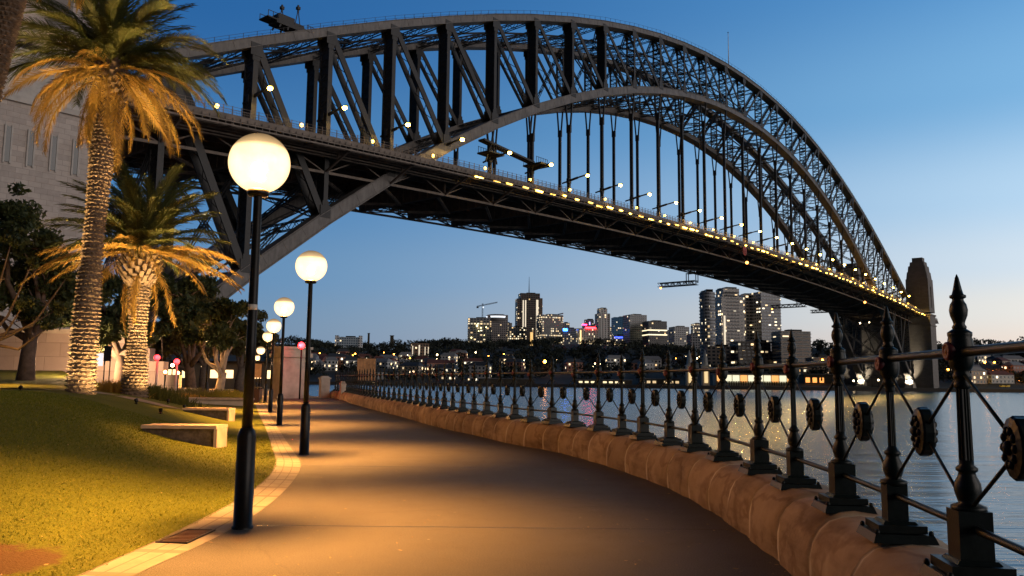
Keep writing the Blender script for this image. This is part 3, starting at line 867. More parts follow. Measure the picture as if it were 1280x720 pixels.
# lights under the near walkway rail
rl_ = random.Random(3); DLM = []
for w_, st_ in ((2.6, 16), (1.6, 9), (2.0, 3.0), (.9, 14)):
    dl = MB(); dl.box((0, 0, 0), (w_, .3, .22)); dl.box((0, 0, .2), (w_ + .3, .4, .1)); DLM.append(dl.mesh('deck_light', emit('deck_light_glow', (1, .56, .07), st_)))
X = 75
while X < 515:
    link('deck_light', DLM[rl_.choice((0, 0, 1, 2, 3))], BR, (X, DY0 - .75 + rl_.uniform(-.3, .9), zdeck(X) - 1.45 + rl_.uniform(-.35, .25))); X += rl_.uniform(4.2, 7.0) if X < 260 else rl_.uniform(5, 8.5)
ds = MB(); ds.sphere((0, 0, 0), .36, 10, 6); ds = ds.mesh('walkway_lamp', M['decklight'])
for k in range(28): link('walkway_lamp', ds, BR, (6 + k * PAN, DY0 + .35, zdeck(6 + k * PAN) + 1.3))

# road lamps on arms along the near truss
b = MB(); b.beam((0, 4.2, -.75), (0, 1.7, -.35), .26, .40); b.beam((0, 1.7, -.35), (0, -1.6, .18), .34, .62); b.beam((0, -1.6, .18), (0, -4.7, .55), .26, .40); b.box((0, 1.7, -.4), (1.3, .9, 1.5)); arm = b.mesh('lamp_arm', M['steel'])
b = MB(); b.box((0, -5.2, .62), (.6, 1.5, .22)); head = b.mesh('lamp_head', M['steel'])
b = MB(); b.sphere((0, -5.2, .25), .52, 12, 8, .8); bul = b.mesh('bulb', M['bulb'])
ROAD = bpy.data.lights.new('road_light', 'SPOT'); ROAD.energy = 21000; ROAD.color = (1, .60, .16); ROAD.spot_size = radians(158); ROAD.spot_blend = .12; ROAD.shadow_soft_size = .4
ROADN = ROAD.copy(); ROADN.energy = 2200
for i in range(1, 28):
    X = PAN * i; pos = bw(X, -1.7, zdeck(X) + 7.6)
    r = empty('bridge_lamp', pos, 'lit road lamp on a bracket arm of the near truss above the deck', 'street lamp', 'road lamps along the bridge deck', atan2(BC, BS))
    link('lamp_arm', arm, r); link('lamp_head', head, r); link('bulb', bul, r); link('road_light', ROAD if i > 9 else ROADN, r, (0, -5.2, -.5))

# maintenance crane riding on the upper chord
i_ = 1.45; zc_ = zt(1) + (zt(2) - zt(1)) * .45 + 1.1
r = empty('maintenance_crane', bw(PAN * i_, 0, zc_), 'small maintenance crane parked on top of the near arch chord', 'crane', rz=atan2(BC, BS))
b = MB(); b.box((0, 0, 1.2), (7.5, 3.0, .9)); b.box((-1.2, 0, 2.3), (3.8, 2.4, 1.5)); b.box((1.8, 0, 1.9), (2.4, 2.6, .7)); b.build('cabin', M['steel'], r)
b = MB()
for x in (-3, -1, 1, 3):
    for y in (-1.2, 1.2): b.beam((x, y, 0), (x * .85, y, 1), .3, .3)
b.build('wheel_frame', M['steel'], r)
for x0, x1 in ((-5.8, -3.5), (3.6, 5.3)):
    b = MB(); b.box(((x0 + x1) / 2, 0, 1.3), (x1 - x0 + .3, 3.2, .25))
    for x in (x0, (x0 + x1) / 2, x1):
        for y in (-1.5, 1.5): b.beam((x, y, 1.3), (x, y, 2.6), .1, .1)
    for y in (-1.5, 1.5): b.beam((x0, y, 2.6), (x1, y, 2.6), .1, .1)
    b.build('platform', M['steel'], r)
for x, h in ((-1.7, 4.6), (2.2, 6.0)):
    b = MB()
    for s_ in (-.7, .7): b.beam((x + s_, 0, 2.0), (x, 0, h), .14, .14)
    b.beam((x, 0, h - .6), (x, 0, h + 1), .3, .3); b.box((x, 0, h + .3), (.7, .7, .6)); b.build('mast', M['steel'], r)
r = empty('flagpole', bw(PAN * 13.35, 0, zt(13.35) + 1.2), 'slim white flagpole rising from the crown of the arch', 'flagpole')
b = MB(); b.tube([(0, 0, -.6), (0, 0, 15)], [.22, .10], 8); b.build('pole', M['white'], r)
b = MB(); b.sphere((0, 0, 15.1), .25, 8, 6); b.build('ball', M['steel'], r)

# work platforms round two hangers
r = empty('work_platform', bw(PAN * 5, 0, zdeck(PAN * 5) + 9), 'steel work platform with railings built round two near hangers above the deck', 'platform', rz=atan2(BC, BS))
b = MB(); b.beam((-5, -1.4, 2.2), (PAN * .9, -1.4, .6), 2.2, .5); b.box((-1, -1.2, -.8), (6, 4.4, .4)); b.box((PAN, -2.0, 0), (5, 6.5, .45)); b.beam((-3, -1.2, -3), (-1, -1.2, 2), .3, .3); b.beam((1.5, -1.2, -3), (0, -1.2, 2), .3, .3); b.beam((PAN - 2, -2, 0), (PAN, 0, -4), .25, .25); b.build('decking', M['steel'], r)
for x0 in (-3.5, PAN - 2.4):
    b = MB()
    for q in range(6):
        for y in (-3.6, 1.0): b.box((x0 + q, y, 1.1 if x0 > 0 else .3), (.1, .1, 2))
    for y in (-3.6, 1.0): b.box((x0 + 2.5, y, 2.0 if x0 > 0 else 1.2), (5.2, .1, .1))
    b.build('railing', M['steel'], r)

# travelling gantries slung under the deck
def gantry(X, y0, y1, z, label, lamp=None):
    r = empty('maintenance_gantry', bw(X, y0, z), label, 'gantry', rz=atan2(BC, BS))
    b = MB(); lattice(b, (0, 0, 0), (0, y1 - y0, 0), 2.2, 1.8, 12, .25); lattice(b, (2.2, 0, 0), (2.2, y1 - y0, 0), .8, 1.8, 12, .25)
    b.box((1, (y1 - y0) / 2, -.9), (3, abs(y1 - y0), .15)); b.build('lattice_boom', M['steel'], r)
    b = MB()
    for yy in (0, (y1 - y0) * .25): b.beam((0, yy, 0), (0, yy, 4.6), .3, .3); b.beam((2.2, yy, 0), (2.2, yy, 4.6), .3, .3)
    b.box((1.1, (y1 - y0) * .125, 4.5), (2.6, abs(y1 - y0) * .25 + .4, .3)); b.build('hanger_frame', M['steel'], r)
    if lamp is not None:
        b = MB(); b.sphere((1, lamp - y0, -1.3), .45, 10, 8); b.build('orange_lamp', M['orange'], r)
gantry(272, 33, 52.5, 50.6, 'lattice maintenance gantry under the deck, the one nearest the viewer and highest in view', 52)
gantry(404, 30, 51, 50.2, 'lattice maintenance gantry in front of the apartment towers under the deck', 50.5)
gantry(452, 28, 44, 50.4, 'short lattice gantry near the far end of the bridge, no lamp lit')
for X, y, z in ((232, -9.4, 51.5), (383, -9.4, 48.0)):
    b = MB(); b.sphere((X, y, z), .6, 10, 8); b.build('navigation_lamp', M['orange'], BR)
b = MB(); b.lathe([(1.5, -.1), (1.8, -.1), (1.8, .1), (1.5, .1), (1.5, -.1)], (228, -10.3, 55.5), 18, axis='Y'); b.build('navigation_ring', simple('navigation_ring_red', (.5, .08, .05)), BR)

# ------------------------------------------------------------------ stone pylons and abutments
def pylon(name, X0, X1, Y0, Y1, label, mat, slits=False):
    cx, cy = (X0 + X1) / 2, (Y0 + Y1) / 2
    r = empty(name, bw(cx, cy, 0), label, 'tower', rz=atan2(BC, BS)); wx, wy = X1 - X0, Y1 - Y0
    b = MB(); b.box((0, 0, 20.0), (wx, wy, 45.6), 0, .975); b.build('lower_shaft', M[mat], r)
    b = MB(); b.box((0, 0, 43.2), (wx + .5, wy + .5, .8)); b.box((0, 0, 46.6), (wx * .96, wy * .96, 6.0)); b.box((0, 0, 50.1), (wx + .4, wy + .4, 1.0)); b.build('cornice', M['granite_pale' if slits else mat], r)
    b = MB(); b.box((0, 0, 63), (wx * .95, wy * .95, 22.4), 0, .95); b.box((0, 0, 76.5), (wx * .86, wy * .86, 5.2), 0, .92); b.build('upper_shaft', M[mat], r)
    b = MB(); b.box((0, 0, 81), (wx * .74, wy * .74, 4.2), 0, .93); b.box((0, 0, 84.4), (wx * .6, wy * .6, 3.0), 0, .94); b.box((0, 0, 87.3), (wx * .42, wy * .42, 3.0)); b.build('crown', M[mat], r)
    for s in (-1, 1):
        b = MB(); b.box((s * (wx * .475), 0, 62), (.5, 3.2, 14)); b.build('blind_window', M['granite_dark'], r)
        b = MB(); b.box((0, s * (wy * .475), 62), (3.2, .5, 14)); b.build('blind_window', M['granite_dark'], r)
    if slits:
        b2 = MB()
        for x in (-5.5, -2.6, .4, 3.4):
            b2 = MB(); b2.box((x, -wy * .5 + .3, 36.6), (.62, .6, 5.0)); b2.build('slit_window', M['glassdark'], r)
            b2 = MB()
            for dx in (-.42, .42): b2.box((x + dx, -wy * .5 + .22, 36.6), (.2, .6, 5.4))
            b2.build('slit_window_reveal', M['granite_pale'], r)
    return r
pylon('stone_pylon', 511, 526, -13, 2, 'tall granite pylon standing at the far right end of the bridge', 'granite_dark')
pylon('stone_pylon', 512, 528, 30, 46, 'far granite pylon mostly hidden behind the arch', 'granite_dark')
pylon('stone_pylon', -31, -15, -16, 0, 'pale granite bridge tower with slit windows behind the tall palm', 'granite', True)
pylon('stone_pylon', -31, -15, 30, 46, 'granite bridge tower hidden behind the near tower', 'granite')
for X0, X1, lab in ((509, 546, 'dark stone abutment carrying the far end of the deck'), (-46, -9, 'stone abutment carrying the near end of the deck')):
    r = empty('abutment', bw((X0 + X1) / 2, 15, 0), lab, 'abutment', rz=atan2(BC, BS))
    b = MB(); b.box((0, 0, 21.5), (X1 - X0, 29.4 if X0 > 0 else 29.4, 48)); b.build('stone_mass', M['granite_dark'], r)
    b = MB(); b.box((0, 0, 45.9), (X1 - X0 + .8, 29.8, .8)); b.build('ledge', M['granite_dark'], r)
for Yb, lab in ((0, 'floodlit white steel bearing at the foot of the near arch, far shore'), (30, 'floodlit white steel bearing at the foot of the far arch, far shore')):
    r = empty('arch_bearing', bw(503, Yb, 0), lab, 'bearing', rz=atan2(BC, BS))
    b = MB(); b.box((4, 0, 3.0), (9, 6, 6), 0, .7); b.build('plinth', M['concrete'], r)
    b = MB(); b.lathe([(1.4, -2.2), (1.4, 2.2)], (1.0, 0, 8.6), 16, axis='Y'); b.build('pin', M['steel'], r)
    b = MB(); b.box((2.2, 0, 7.2), (3.6, 4.4, 2.8), 0, .8); b.build('saddle', M['white'], r)
    b = MB(); b.box((-3.2, -2.5, 2.2), (.6, .6, .5)); b.build('floodlight', M['steel'], r)
    l = bpy.data.lights.new('floodlight_beam', 'SPOT'); l.energy = 26000; l.spot_size = radians(75); l.spot_blend = .6; l.color = (1, .85, .6); l.shadow_soft_size = .3
    o = bpy.data.objects.new('floodlight_beam', l); COL.objects.link(o); o.location = bw(498.5, Yb - 3, 3.0)
    o.rotation_euler = (bw(503, Yb, 9) - o.location).to_track_quat('-Z', 'Y').to_euler()

# ================================================================== PALMS
def frond_mesh(name, L, droop, nl, mat, seed, width=.42):
    """arching rachis along +x with drooping leaflets on both sides"""
    rg = np.random.default_rng(seed); b = MB()
    n = 14; pts = []; x = z = 0.0; a = 0.0
    for i in range(n + 1):
        pts.append(Vector((x, .05 * sin(i * .7 + seed), z))); a = -droop * (i / n) ** 1.4; x += L / n * cos(a); z += L / n * sin(a)
    b.tube(pts, [.035 * (1 - .8 * i / n) + .004 for i in range(n + 1)], 5, smooth=True)
    q = []
    for k in range(nl):
        t = .10 + .9 * (k + rg.random() * .5) / nl; f = t * n; i = min(int(f), n - 1); p = pts[i].lerp(pts[i + 1], f - i)
        d = (pts[i + 1] - pts[i]).normalized(); up = Vector((0, 1, 0)).cross(d) * -1
        ll = width * (.55 + .9 * sin(pi * min(1, t * .86 + .1))) * rg.uniform(.8, 1.15)
        for s in (-1, 1):
            sd = (Vector((0, s, 0)) * .8 + d * (.75 + .5 * t) + up * rg.uniform(.05, .42)).normalized()
            tip = p + sd * ll + Vector((0, 0, -ll * rg.uniform(.12, .4)))
            mid = p + sd * ll * .55
            w = d * .024 + up * .006
            q.append([p - w, p + w, mid + w * .95, mid - w * .95]); q.append([mid - w * .95, mid + w * .95, tip + w * .15, tip - w * .15])
    b.quads(np.array([[list(v) for v in a_] for a_ in q])); return b.mesh(name, mat)
FR_UP = [frond_mesh('frond', 3.3, .75, 62, M['frond'], s) for s in (1, 2, 3)]
FR_MID = [frond_mesh('frond', 3.6, 1.25, 66, M['frond'], s) for s in (4, 5, 6)]
FR_LOW = [frond_mesh('frond', 3.5, 1.1, 62, M['frondold'], s, .36) for s in (7, 8, 9)]
FR_STIFF = [frond_mesh('frond', 3.7, .55, 64, M['frondold'], s, .36) for s in (17, 18, 19)]
FR_DEAD = [frond_mesh('hanging_frond', 2.9, .5, 50, M['frondold'], s, .26) for s in (10, 11)]
def palm_trunk(pts, r0, r1, seed):
    """trunk with rows of overlapping leaf base scars"""
    rg = random.Random(seed); b = MB(); pts = [Vector(p) for p in pts]
    seg = [0]
    for i in range(len(pts) - 1): seg.append(seg[-1] + (pts[i + 1] - pts[i]).length)
    T = seg[-1]; n = 48; rows = int(T / .125); vs = []; R = []
    def pos(s):
        for i in range(len(pts) - 1):
            if s <= seg[i + 1]: break
        return pts[i].lerp(pts[i + 1], (s - seg[i]) / (seg[i + 1] - seg[i]))
    rings = []
    for k in range(rows):
        for f, dr in ((0, .0), (.5, .04), (.80, .075), (.86, .0)):
            s = (k + f) * T / rows; t = s / T
            rad = r0 + (r1 - r0) * t + .32 * r0 * math.exp(-s / .45) + .05 * sin(t * 9)
            rings.append((s, rad, dr, k))
    jit = [[rg.uniform(.5, 1.3) for _ in range(16)] for _ in range(rows)]
    for (s, rad, dr, k) in rings:
        c = pos(min(s, T)); ro = (k % 2) * (pi / 16)
        for j in range(n):
            a = 2 * pi * j / n; ph = ((a + ro) * 16 / (2 * pi)) % 1.0; cell = int(((a + ro) * 16 / (2 * pi))) % 16
            lip = dr * (.45 + .55 * (1 - (2 * ph - 1) ** 2)) * (.6 + .4 * jit[k][cell])
            rr_ = rad + lip * 1.35
            b.v.append((c.x + rr_ * cos(a), c.y + rr_ * sin(a), c.z + (-.05 * (1 - (2 * ph - 1) ** 2) + (jit[k][cell] - .9) * .05) * (1 if dr else 0)))
    for i in range(len(rings) - 1):
        for j in range(n): b.f.append((i * n + j, i * n + (j + 1) % n, (i + 1) * n + (j + 1) % n, (i + 1) * n + j)); b.sm.append(False)
    return b
def palm(label, base, crown, r0, r1, counts, seed, sc=1.0, midpts=None, boss=1.0, stiff=False):
    rg = random.Random(seed); base = Vector(base); crown = Vector(crown)
    r = empty('palm_tree', base, label, 'palm')
    c = crown - base
    pts = midpts or [Vector((0, 0, -.2)), Vector((c.x * .15, c.y * .15, c.z * .33)), Vector((c.x * .5, c.y * .5, c.z * .66)), Vector((c.x, c.y, c.z - .35))]
    palm_trunk(pts, r0, r1, seed).build('trunk', M['palmbark'], r)
    b = MB()                                        # the boss of cut leaf bases under the crown
    for k in range(130):
        a = k * 2.399; z = -1.3 + 1.7 * k / 130; R = r1 * (1.0 + .55 * boss * sin(pi * (k / 130) ** .8))
        p = c + Vector((R * cos(a) * .85, R * sin(a) * .85, z)); e = p + Vector((cos(a) * .20, sin(a) * .20, .24))
        b.beam(p, e, .15, .05, (0, 0, 1))
    b.lathe([(r1 * .9, -1.4), (r1 * 1.25, -.8), (r1 * 1.5, -.2), (r1 * 1.2, .3), (.1, .6)], c, 14); b.build('crown_boss', M['palmbark'], r)
    nu, nm, nl, nd = counts
    def put(name, meshes, n, e0, e1, R):
        for k in range(n):
            t = (k + .5) / n; az_ = k * 2.39996 + rg.uniform(-.25, .25); el = e0 + (e1 - e0) * t + rg.uniform(-.1, .1)
            o = bpy.data.objects.new(name, meshes[k % len(meshes)]); COL.objects.link(o); o.parent = r
            m = Matrix.Rotation(az_, 4, 'Z') @ Matrix.Rotation(-el, 4, 'Y') @ Matrix.Rotation(rg.uniform(-.35, .35), 4, 'X')
            q = sc * rg.uniform(.85, 1.1)
            o.matrix_local = Matrix.Translation(c + Vector((cos(az_) * R, sin(az_) * R, .25 + .35 * sin(el)))) @ m @ Matrix.Scale(q, 4)
    put('frond', FR_UP, nu, 1.45, .75, r1 * .3)
    put('frond', FR_UP if stiff else FR_MID, nm, .8, .0 if stiff else .1, r1 * .7)
    put('frond', FR_STIFF if stiff else FR_LOW, nl, .15 if stiff else .1, -.25 if stiff else -.65, r1 * .95)
    put('hanging_frond', FR_DEAD, nd, -.9, -1.45, r1 * 1.1)
    return r
def uplight(x, y, z, target, label, power, size=60):
    r = empty('ground_spotlight', (x, y, z), label, 'spotlight')
    d = (Vector(target) - Vector((x, y, z + .2))).normalized()
    q = d.to_track_quat('Z', 'Y')
    def rotmb(b):
        b.v = [tuple(q @ Vector(v) + Vector((0, 0, .10))) for v in b.v]; return b
    b = MB(); b.lathe([(.03, -.06), (.045, -.05), (.055, .04), (.058, .05), (.048, .05), (.045, .01)], n=14); rotmb(b).build('housing', M['pole'], r)
    b = MB(); b.lathe([(.01, .0), (.042, .015), (.042, .02), (.0, .023)], n=14); rotmb(b).build('lens', emit('spotlight_lens', (1, .8, .5), 20), r)
    b = MB(); b.box((0, 0, .01), (.08, .08, .03)); b.beam((0, 0, -.05), (0, 0, .09), .025, .025); b.build('stake', M['pole'], r)
    l = bpy.data.lights.new('spotlight_beam', 'SPOT'); l.energy = power; l.spot_size = radians(size); l.spot_blend = .5; l.color = (1, .62, .24); l.shadow_soft_size = .08
    o = bpy.data.objects.new('spotlight_beam', l); COL.objects.link(o); o.parent = r; o.location = Vector((0, 0, .10)) + d * .09; o.rotation_euler = d.to_track_quat('-Z', 'Y').to_euler()
p = at(100, 495, 25); P1 = Vector((p.x, p.y, H(p.x, p.y))); c1 = at(138, 95, 26)
palm('tall date palm, its scaly trunk lit from below and its crown brushing the bridge', P1, c1, .30, .285, (34, 48, 24, 9), 11, .97)
p = at(168, 492, 31); P2 = Vector((p.x, p.y, H(p.x, p.y))); c2 = at(176, 320, 31)
palm('shorter stout date palm with golden lit crown right of the tall palm', P2, c2, .34, .30, (36, 34, 30, 5), 23, .98, None, 2.6, True)
p = at(-78, 500, 19); P0 = Vector((p.x, p.y, H(p.x, p.y))); c0 = at(38, -120, 20)
palm('palm at the left edge with leaning trunk and fronds hanging into view from above', P0, c0, .25, .23, (14, 20, 26, 18), 37, .8, [Vector((0, 0, -.2)), (at(-60, 330, 19.2) - P0), (at(-14, 120, 19.6) - P0), (c0 - P0) - Vector((0, 0, .3))])
def grass_light(dx, dy, P, tgt, label, power, size):
    x, y = P.x + dx, P.y + dy; uplight(x, y, H(x, y), P + Vector(tgt), label, power, size)
grass_light(2.0, -.55, P1, (.3, .1, 3.0), 'spotlight in the grass right of the tall palm', 1900, 118)
grass_light(3.2, -1.6, P1, (1.4, -.3, 10.2), 'spotlight farther right of the tall palm, aimed at its crown', 11000, 40)
grass_light(-1.7, -.25, P1, (.1, .1, 3.0), 'spotlight in the grass left of the tall palm', 1500, 118)
grass_light(-3.0, -1.4, P1, (.2, -.3, 10.2), 'spotlight farther left of the tall palm, aimed at its crown', 8000, 44)
grass_light(1.6, -.7, P2, (.1, 0, 3.2), 'spotlight in the grass right of the shorter palm', 1200, 105)
grass_light(2.7, -1.9, P2, (.5, 0, 6.0), 'spotlight farther right of the shorter palm, aimed at its crown', 7500, 66)
grass_light(-1.1, -1.3, P2, (-.1, 0, 3.6), 'spotlight in the grass left of the shorter palm', 900, 95)
x, y = P1.x - 3.2, P1.y - 2.0
uplight(x, y, H(x, y), c0 + Vector((2.0, 0, -1.0)), 'spotlight in the grass aimed at the palm at the left edge', 1500, 22)

# ================================================================== TREES AND BUSHES
def leaf_cloud(centers, radii, n, size, seed):
    rg = np.random.default_rng(seed); out = []
    w = np.array(radii) ** 2; w = w / w.sum(); pick = rg.choice(len(centers), n, p=w)
    d = rg.normal(size=(n, 3)); d /= np.linalg.norm(d, axis=1)[:, None]
    rad = np.array(radii)[pick] * (rg.random(n) ** .45)
    p = np.array(centers)[pick] + d * rad[:, None] * np.array([1, 1, .72])
    a = rg.normal(size=(n, 3)); a /= np.linalg.norm(a, axis=1)[:, None]
    b_ = np.cross(a, rg.normal(size=(n, 3))); b_ /= np.linalg.norm(b_, axis=1)[:, None]
    s = size * rg.uniform(.5, 1.4, n)[:, None]
    return np.stack([p - a * s, p - b_ * s * .45, p + a * s, p + b_ * s * .45], 1)
def tree(name, label, base, h, clusters, mats, n, size, seed, tr=.25, group=None, stems=1):
    """clusters: (dx, dy, dz, r) offsets from the base; limbs run to every cluster"""
    rg = random.Random(seed); base = Vector(base); r = empty(name, base, label, 'tree', group)
    b = MB(); fork = h * .3
    for k in range(stems):
        o = Vector((rg.uniform(-.2, .2) * stems, rg.uniform(-.2, .2), -.2)); b.tube([o, o * .6 + Vector((rg.uniform(-.1, .1), 0, fork * .5)), Vector((rg.uniform(-.15, .15) * stems, 0, fork))], [tr * 1.3, tr, tr * .85], 9)
    for (dx, dy, dz, rr_) in clusters:
        e = Vector((dx, dy, dz)); st = Vector((0, 0, fork * rg.uniform(.75, 1.0))); m = st.lerp(e, .5) + Vector((rg.uniform(-.4, .4), rg.uniform(-.4, .4), -.12 * (e - st).length + rg.uniform(-.2, .3)))
        b.tube([st, st.lerp(m, .5) + Vector((0, 0, .05)), m, m.lerp(e, .6), e], [tr * .62, tr * .5, tr * .36, tr * .22, tr * .1], 7)
        for q in range(5):
            f = rg.uniform(.3, .95); s0 = m.lerp(e, f); d = Vector((rg.gauss(0, 1), rg.gauss(0, 1), rg.gauss(.4, .6))).normalized() * rr_ * 1.0
            b.tube([s0, s0 + d * .5 + Vector((0, 0, .1)), s0 + d], [tr * .16, tr * .1, tr * .03], 5, False)
    b.build('trunk', mats[0], r)
    cl = []
    for (dx, dy, dz, rr_) in clusters:
        for q in range(12):
            v = Vector((rg.gauss(0, 1), rg.gauss(0, 1), rg.gauss(0, .6))).normalized() * rr_ * rg.uniform(.35, .95)
            cl.append(((dx + v.x, dy + v.y, dz + v.z), rr_ * rg.uniform(.34, .62)))
    b = MB(); b.quads(leaf_cloud([c[0] for c in cl], [c[1] for c in cl], n, size, seed)); b.build('crown', mats[1], r)
    return r
def px_clusters(base, D, lst):
    """(px, py, depth offset, radius px) -> offsets"""
    out = []
    for px, py, dd, rp in lst:
        v = at(px, py, D + dd) - Vector(base); out.append((v.x, v.y, v.z, rp * D / F))
    return out
def gpt(px, D, z=None):
    p = at(px, 480, D); return Vector((p.x, p.y, H(p.x, p.y) if z is None else z))
B = gpt(34, 44)
tree('leafy_tree', 'dark leafy tree left of the tall palm in front of the stone tower', B, 9, px_clusters(B, 44, [(10, 262, 0, 34), (-22, 300, 1, 40), (38, 300, -1, 34), (62, 330, 0, 30), (20, 345, 1, 36), (75, 365, 1, 30), (-20, 370, 0, 40), (105, 370, 2, 30), (48, 385, -1, 28)]), (M['bark'], M['leaf']), 20000, .17, 3, .38)
B = gpt(-30, 36)
M['barkdim'] = simple('grey_bark', (.11, .085, .065), .9, 0, .3, 4)
tree('bare_tree', 'spreading pale branched tree reaching in from the left edge', B, 6, px_clusters(B, 36, [(40, 330, 0, 8), (75, 385, 0, 9), (30, 380, -1, 9), (85, 345, 1, 8), (15, 300, 0, 9), (60, 410, -.5, 6)]), (M['barkdim'], M['leaf']), 700, .13, 4, .15)
B = gpt(148, 52)
tree('leafy_tree', 'broad dark tree behind the two palms with crooked limbs', B, 8, px_clusters(B, 52, [(120, 350, 0, 30), (150, 385, 1, 30), (205, 365, 2, 30), (130, 410, -1, 26), (225, 395, 0, 28), (245, 360, 3, 24), (95, 395, 0, 26), (185, 415, -1, 24)]), (M['bark'], M['leaf']), 20000, .19, 5, .42)
B = gpt(236, 62)
tree('leafy_tree', 'dark tree between the shorter palm and the pale trunked tree', B, 8, px_clusters(B, 62, [(215, 385, 0, 26), (250, 375, 2, 26), (235, 415, 0, 26), (200, 425, 1, 22), (260, 405, -1, 24)]), (M['bark'], M['leafwarm']), 13000, .2, 6, .4)
B = gpt(277, 55)
tree('pale_trunked_tree', 'pale forked trunk tree with dark crown behind the nearest lamp pole', B, 6, px_clusters(B, 55, [(262, 392, 0, 18), (290, 388, 0, 20), (245, 420, 0, 17), (300, 415, 1, 18), (275, 420, -1, 17), (284, 402, 1, 18)]), (M['barkpale'], M['leaf']), 9000, .18, 8, .30)
for k, (px, D, lst, lab) in enumerate([(255, 78, [(240, 420, 0, 22), (262, 432, 1, 20), (252, 405, 0, 20)], 'reddish trunked tree farther back left of the pale trunked tree'),
                                        (300, 84, [(290, 420, 0, 20), (312, 408, 0, 20), (325, 425, 1, 18), (305, 435, 0, 18)], 'far dark tree just left of the row of distant lamps'),
                                        (238, 92, [(215, 430, 0, 24), (235, 418, 0, 22), (190, 438, 0, 24)], 'dark tree behind the red signal posts')]):
    B = gpt(px, D, .1); tree('leafy_tree', lab, B, 8, px_clusters(B, D, lst), (M['bark'], M['leafwarm']), 6000, .26, 40 + k, .42)
def bush(name, label, px, D, w, h, n, mat, seed, group=None):
    B = gpt(px, D); rg = np.random.default_rng(seed); N_ = n
    x = rg.normal(0, w / 2.6, N_); y = rg.normal(0, w / 4, N_); lx = rg.normal(0, .25, N_) * h; ly = rg.normal(0, .2, N_) * h; hh = h * rg.uniform(.5, 1.1, N_) * np.exp(-(x / w) ** 2)
    q = np.zeros((N_, 4, 3)); wd = .03
    z0 = np.array([H(B.x + a, B.y + c) for a, c in zip(x, y)]) - B.z - .05
    for k, (s, t_) in enumerate(((-1, 0), (1, 0), (.2, 1), (-.2, 1))):
        q[:, k, 0] = x + s * wd + t_ * lx; q[:, k, 1] = y + t_ * ly; q[:, k, 2] = z0 + t_ * hh
    b = MB(); b.quads(q); o = b.build(name, mat, None, B); tag(o, label, 'plant', group)
bush('grass_clump', 'low clump of tall grass right of the shorter palm foot', 196, 33, 2.2, .62, 900, M['frond'], 1)
bush('grass_clump', 'lit clump of strappy plants under the pale trunked tree', 285, 50, 2.4, .8, 900, M['frond'], 2)
bush('grass_clump', 'dry grass tuft between the two palm trunks', 146, 32, 1.6, .55, 500, M['frondold'], 3)
bush('grass_clump', 'dark clump of plants left of the pale trunked tree', 240, 52, 3, .7, 800, M['leafwarm'], 4)
bush('grass_clump', 'small clump of plants below the red signal posts', 218, 46, 3, .5, 700, M['frondold'], 5)

# ================================================================== LAWN FURNITURE AND BACKGROUND ON THE NEAR SHORE
def bench(px0, px1, pytop, D, label, dep=.55, h=.44):
    a, c = at(px0, pytop, D), at(px1, pytop, D); zt_ = c.z; r = empty('stone_bench', (c.x, c.y, zt_), label, 'bench')
    L_ = c.x - a.x + .12
    b = MB(); b.box((-L_ / 2 - .03, dep / 2 + .05, -.40), (L_, dep, .70)); b.build('rough_stone_base', M['benchstone'], r)
    b = MB(); b.box((-L_ / 2, dep / 2, -.035), (L_ + .04, dep + .12, .07)); b.build('top_slab', M['benchtop'], r)
    b = MB(); b.box((-.01, dep / 2, -.42), (.07, dep + .06, .69)); b.build('end_slab', M['benchtop'], r)
bench(186, 271, 532, 17.2, 'nearest low stone bench growing out of the lawn slope')
bench(234, 286, 510.5, 27.5, 'second stone bench farther up the lawn, behind the nearest bench')
p = at(312, 498, 44); r = empty('stone_ledge', (p.x, p.y, p.z), 'long low pale stone ledge at the far end of the lawn', 'ledge')
b = MB(); b.box((-3.6, .4, -.05), (7.2, .9, .10)); b.build('top_slab', M['benchtop'], r)
b = MB(); b.box((-3.6, .45, -.34), (7.1, .8, .48)); b.build('base', M['concrete'], r)
# portal pier with cornice
p = at(362, 494, 63)
r = empty('stone_portal', (p.x, p.y, 0), 'big pale concrete portal pier at the end of the path beside the lamps', 'pier', rz=radians(38))
b = MB(); b.box((0, 0, 1.55), (2.1, 2.1, 3.2)); b.build('pier', M['concrete'], r)
b = MB(); b.box((0, 0, 3.3), (2.5, 2.5, .32)); b.box((0, 0, 3.6), (2.25, 2.25, .3)); b.box((0, 0, 3.85), (2.5, 2.5, .2)); b.build('cornice', M['concrete'], r)
b = MB(); b.box((0, 0, .15), (2.3, 2.3, .3)); b.build('plinth', M['concrete'], r)
# bin and notice board
p = gpt(321, 50, .05); r = empty('litter_bin', p, 'brown box litter bin beside the fourth lamp', 'bin')
b = MB(); b.box((0, 0, .42), (.52, .52, .8)); b.build('body', M['binbrown'], r)
b = MB(); b.box((0, 0, .9), (.58, .58, .06), 0, .8)
for sx in (-.24, .24):
    for sy in (-.24, .24): b.box((sx, sy, .85), (.04, .04, .14))
b.build('hood', M['pole'], r)
p = gpt(321, 58, .05); r = empty('notice_board', p, 'warm lit notice board above the litter bin', 'sign')
b = MB(); b.box((0, 0, 2.0), (.6, .08, 1.0)); b.build('panel', M['timber'], r)
b = MB()
for sx in (-.33, .33): b.box((sx, 0, 1.25), (.06, .06, 2.5))
b.box((0, 0, 2.55), (.75, .14, .06)); b.build('frame', M['pole'], r)
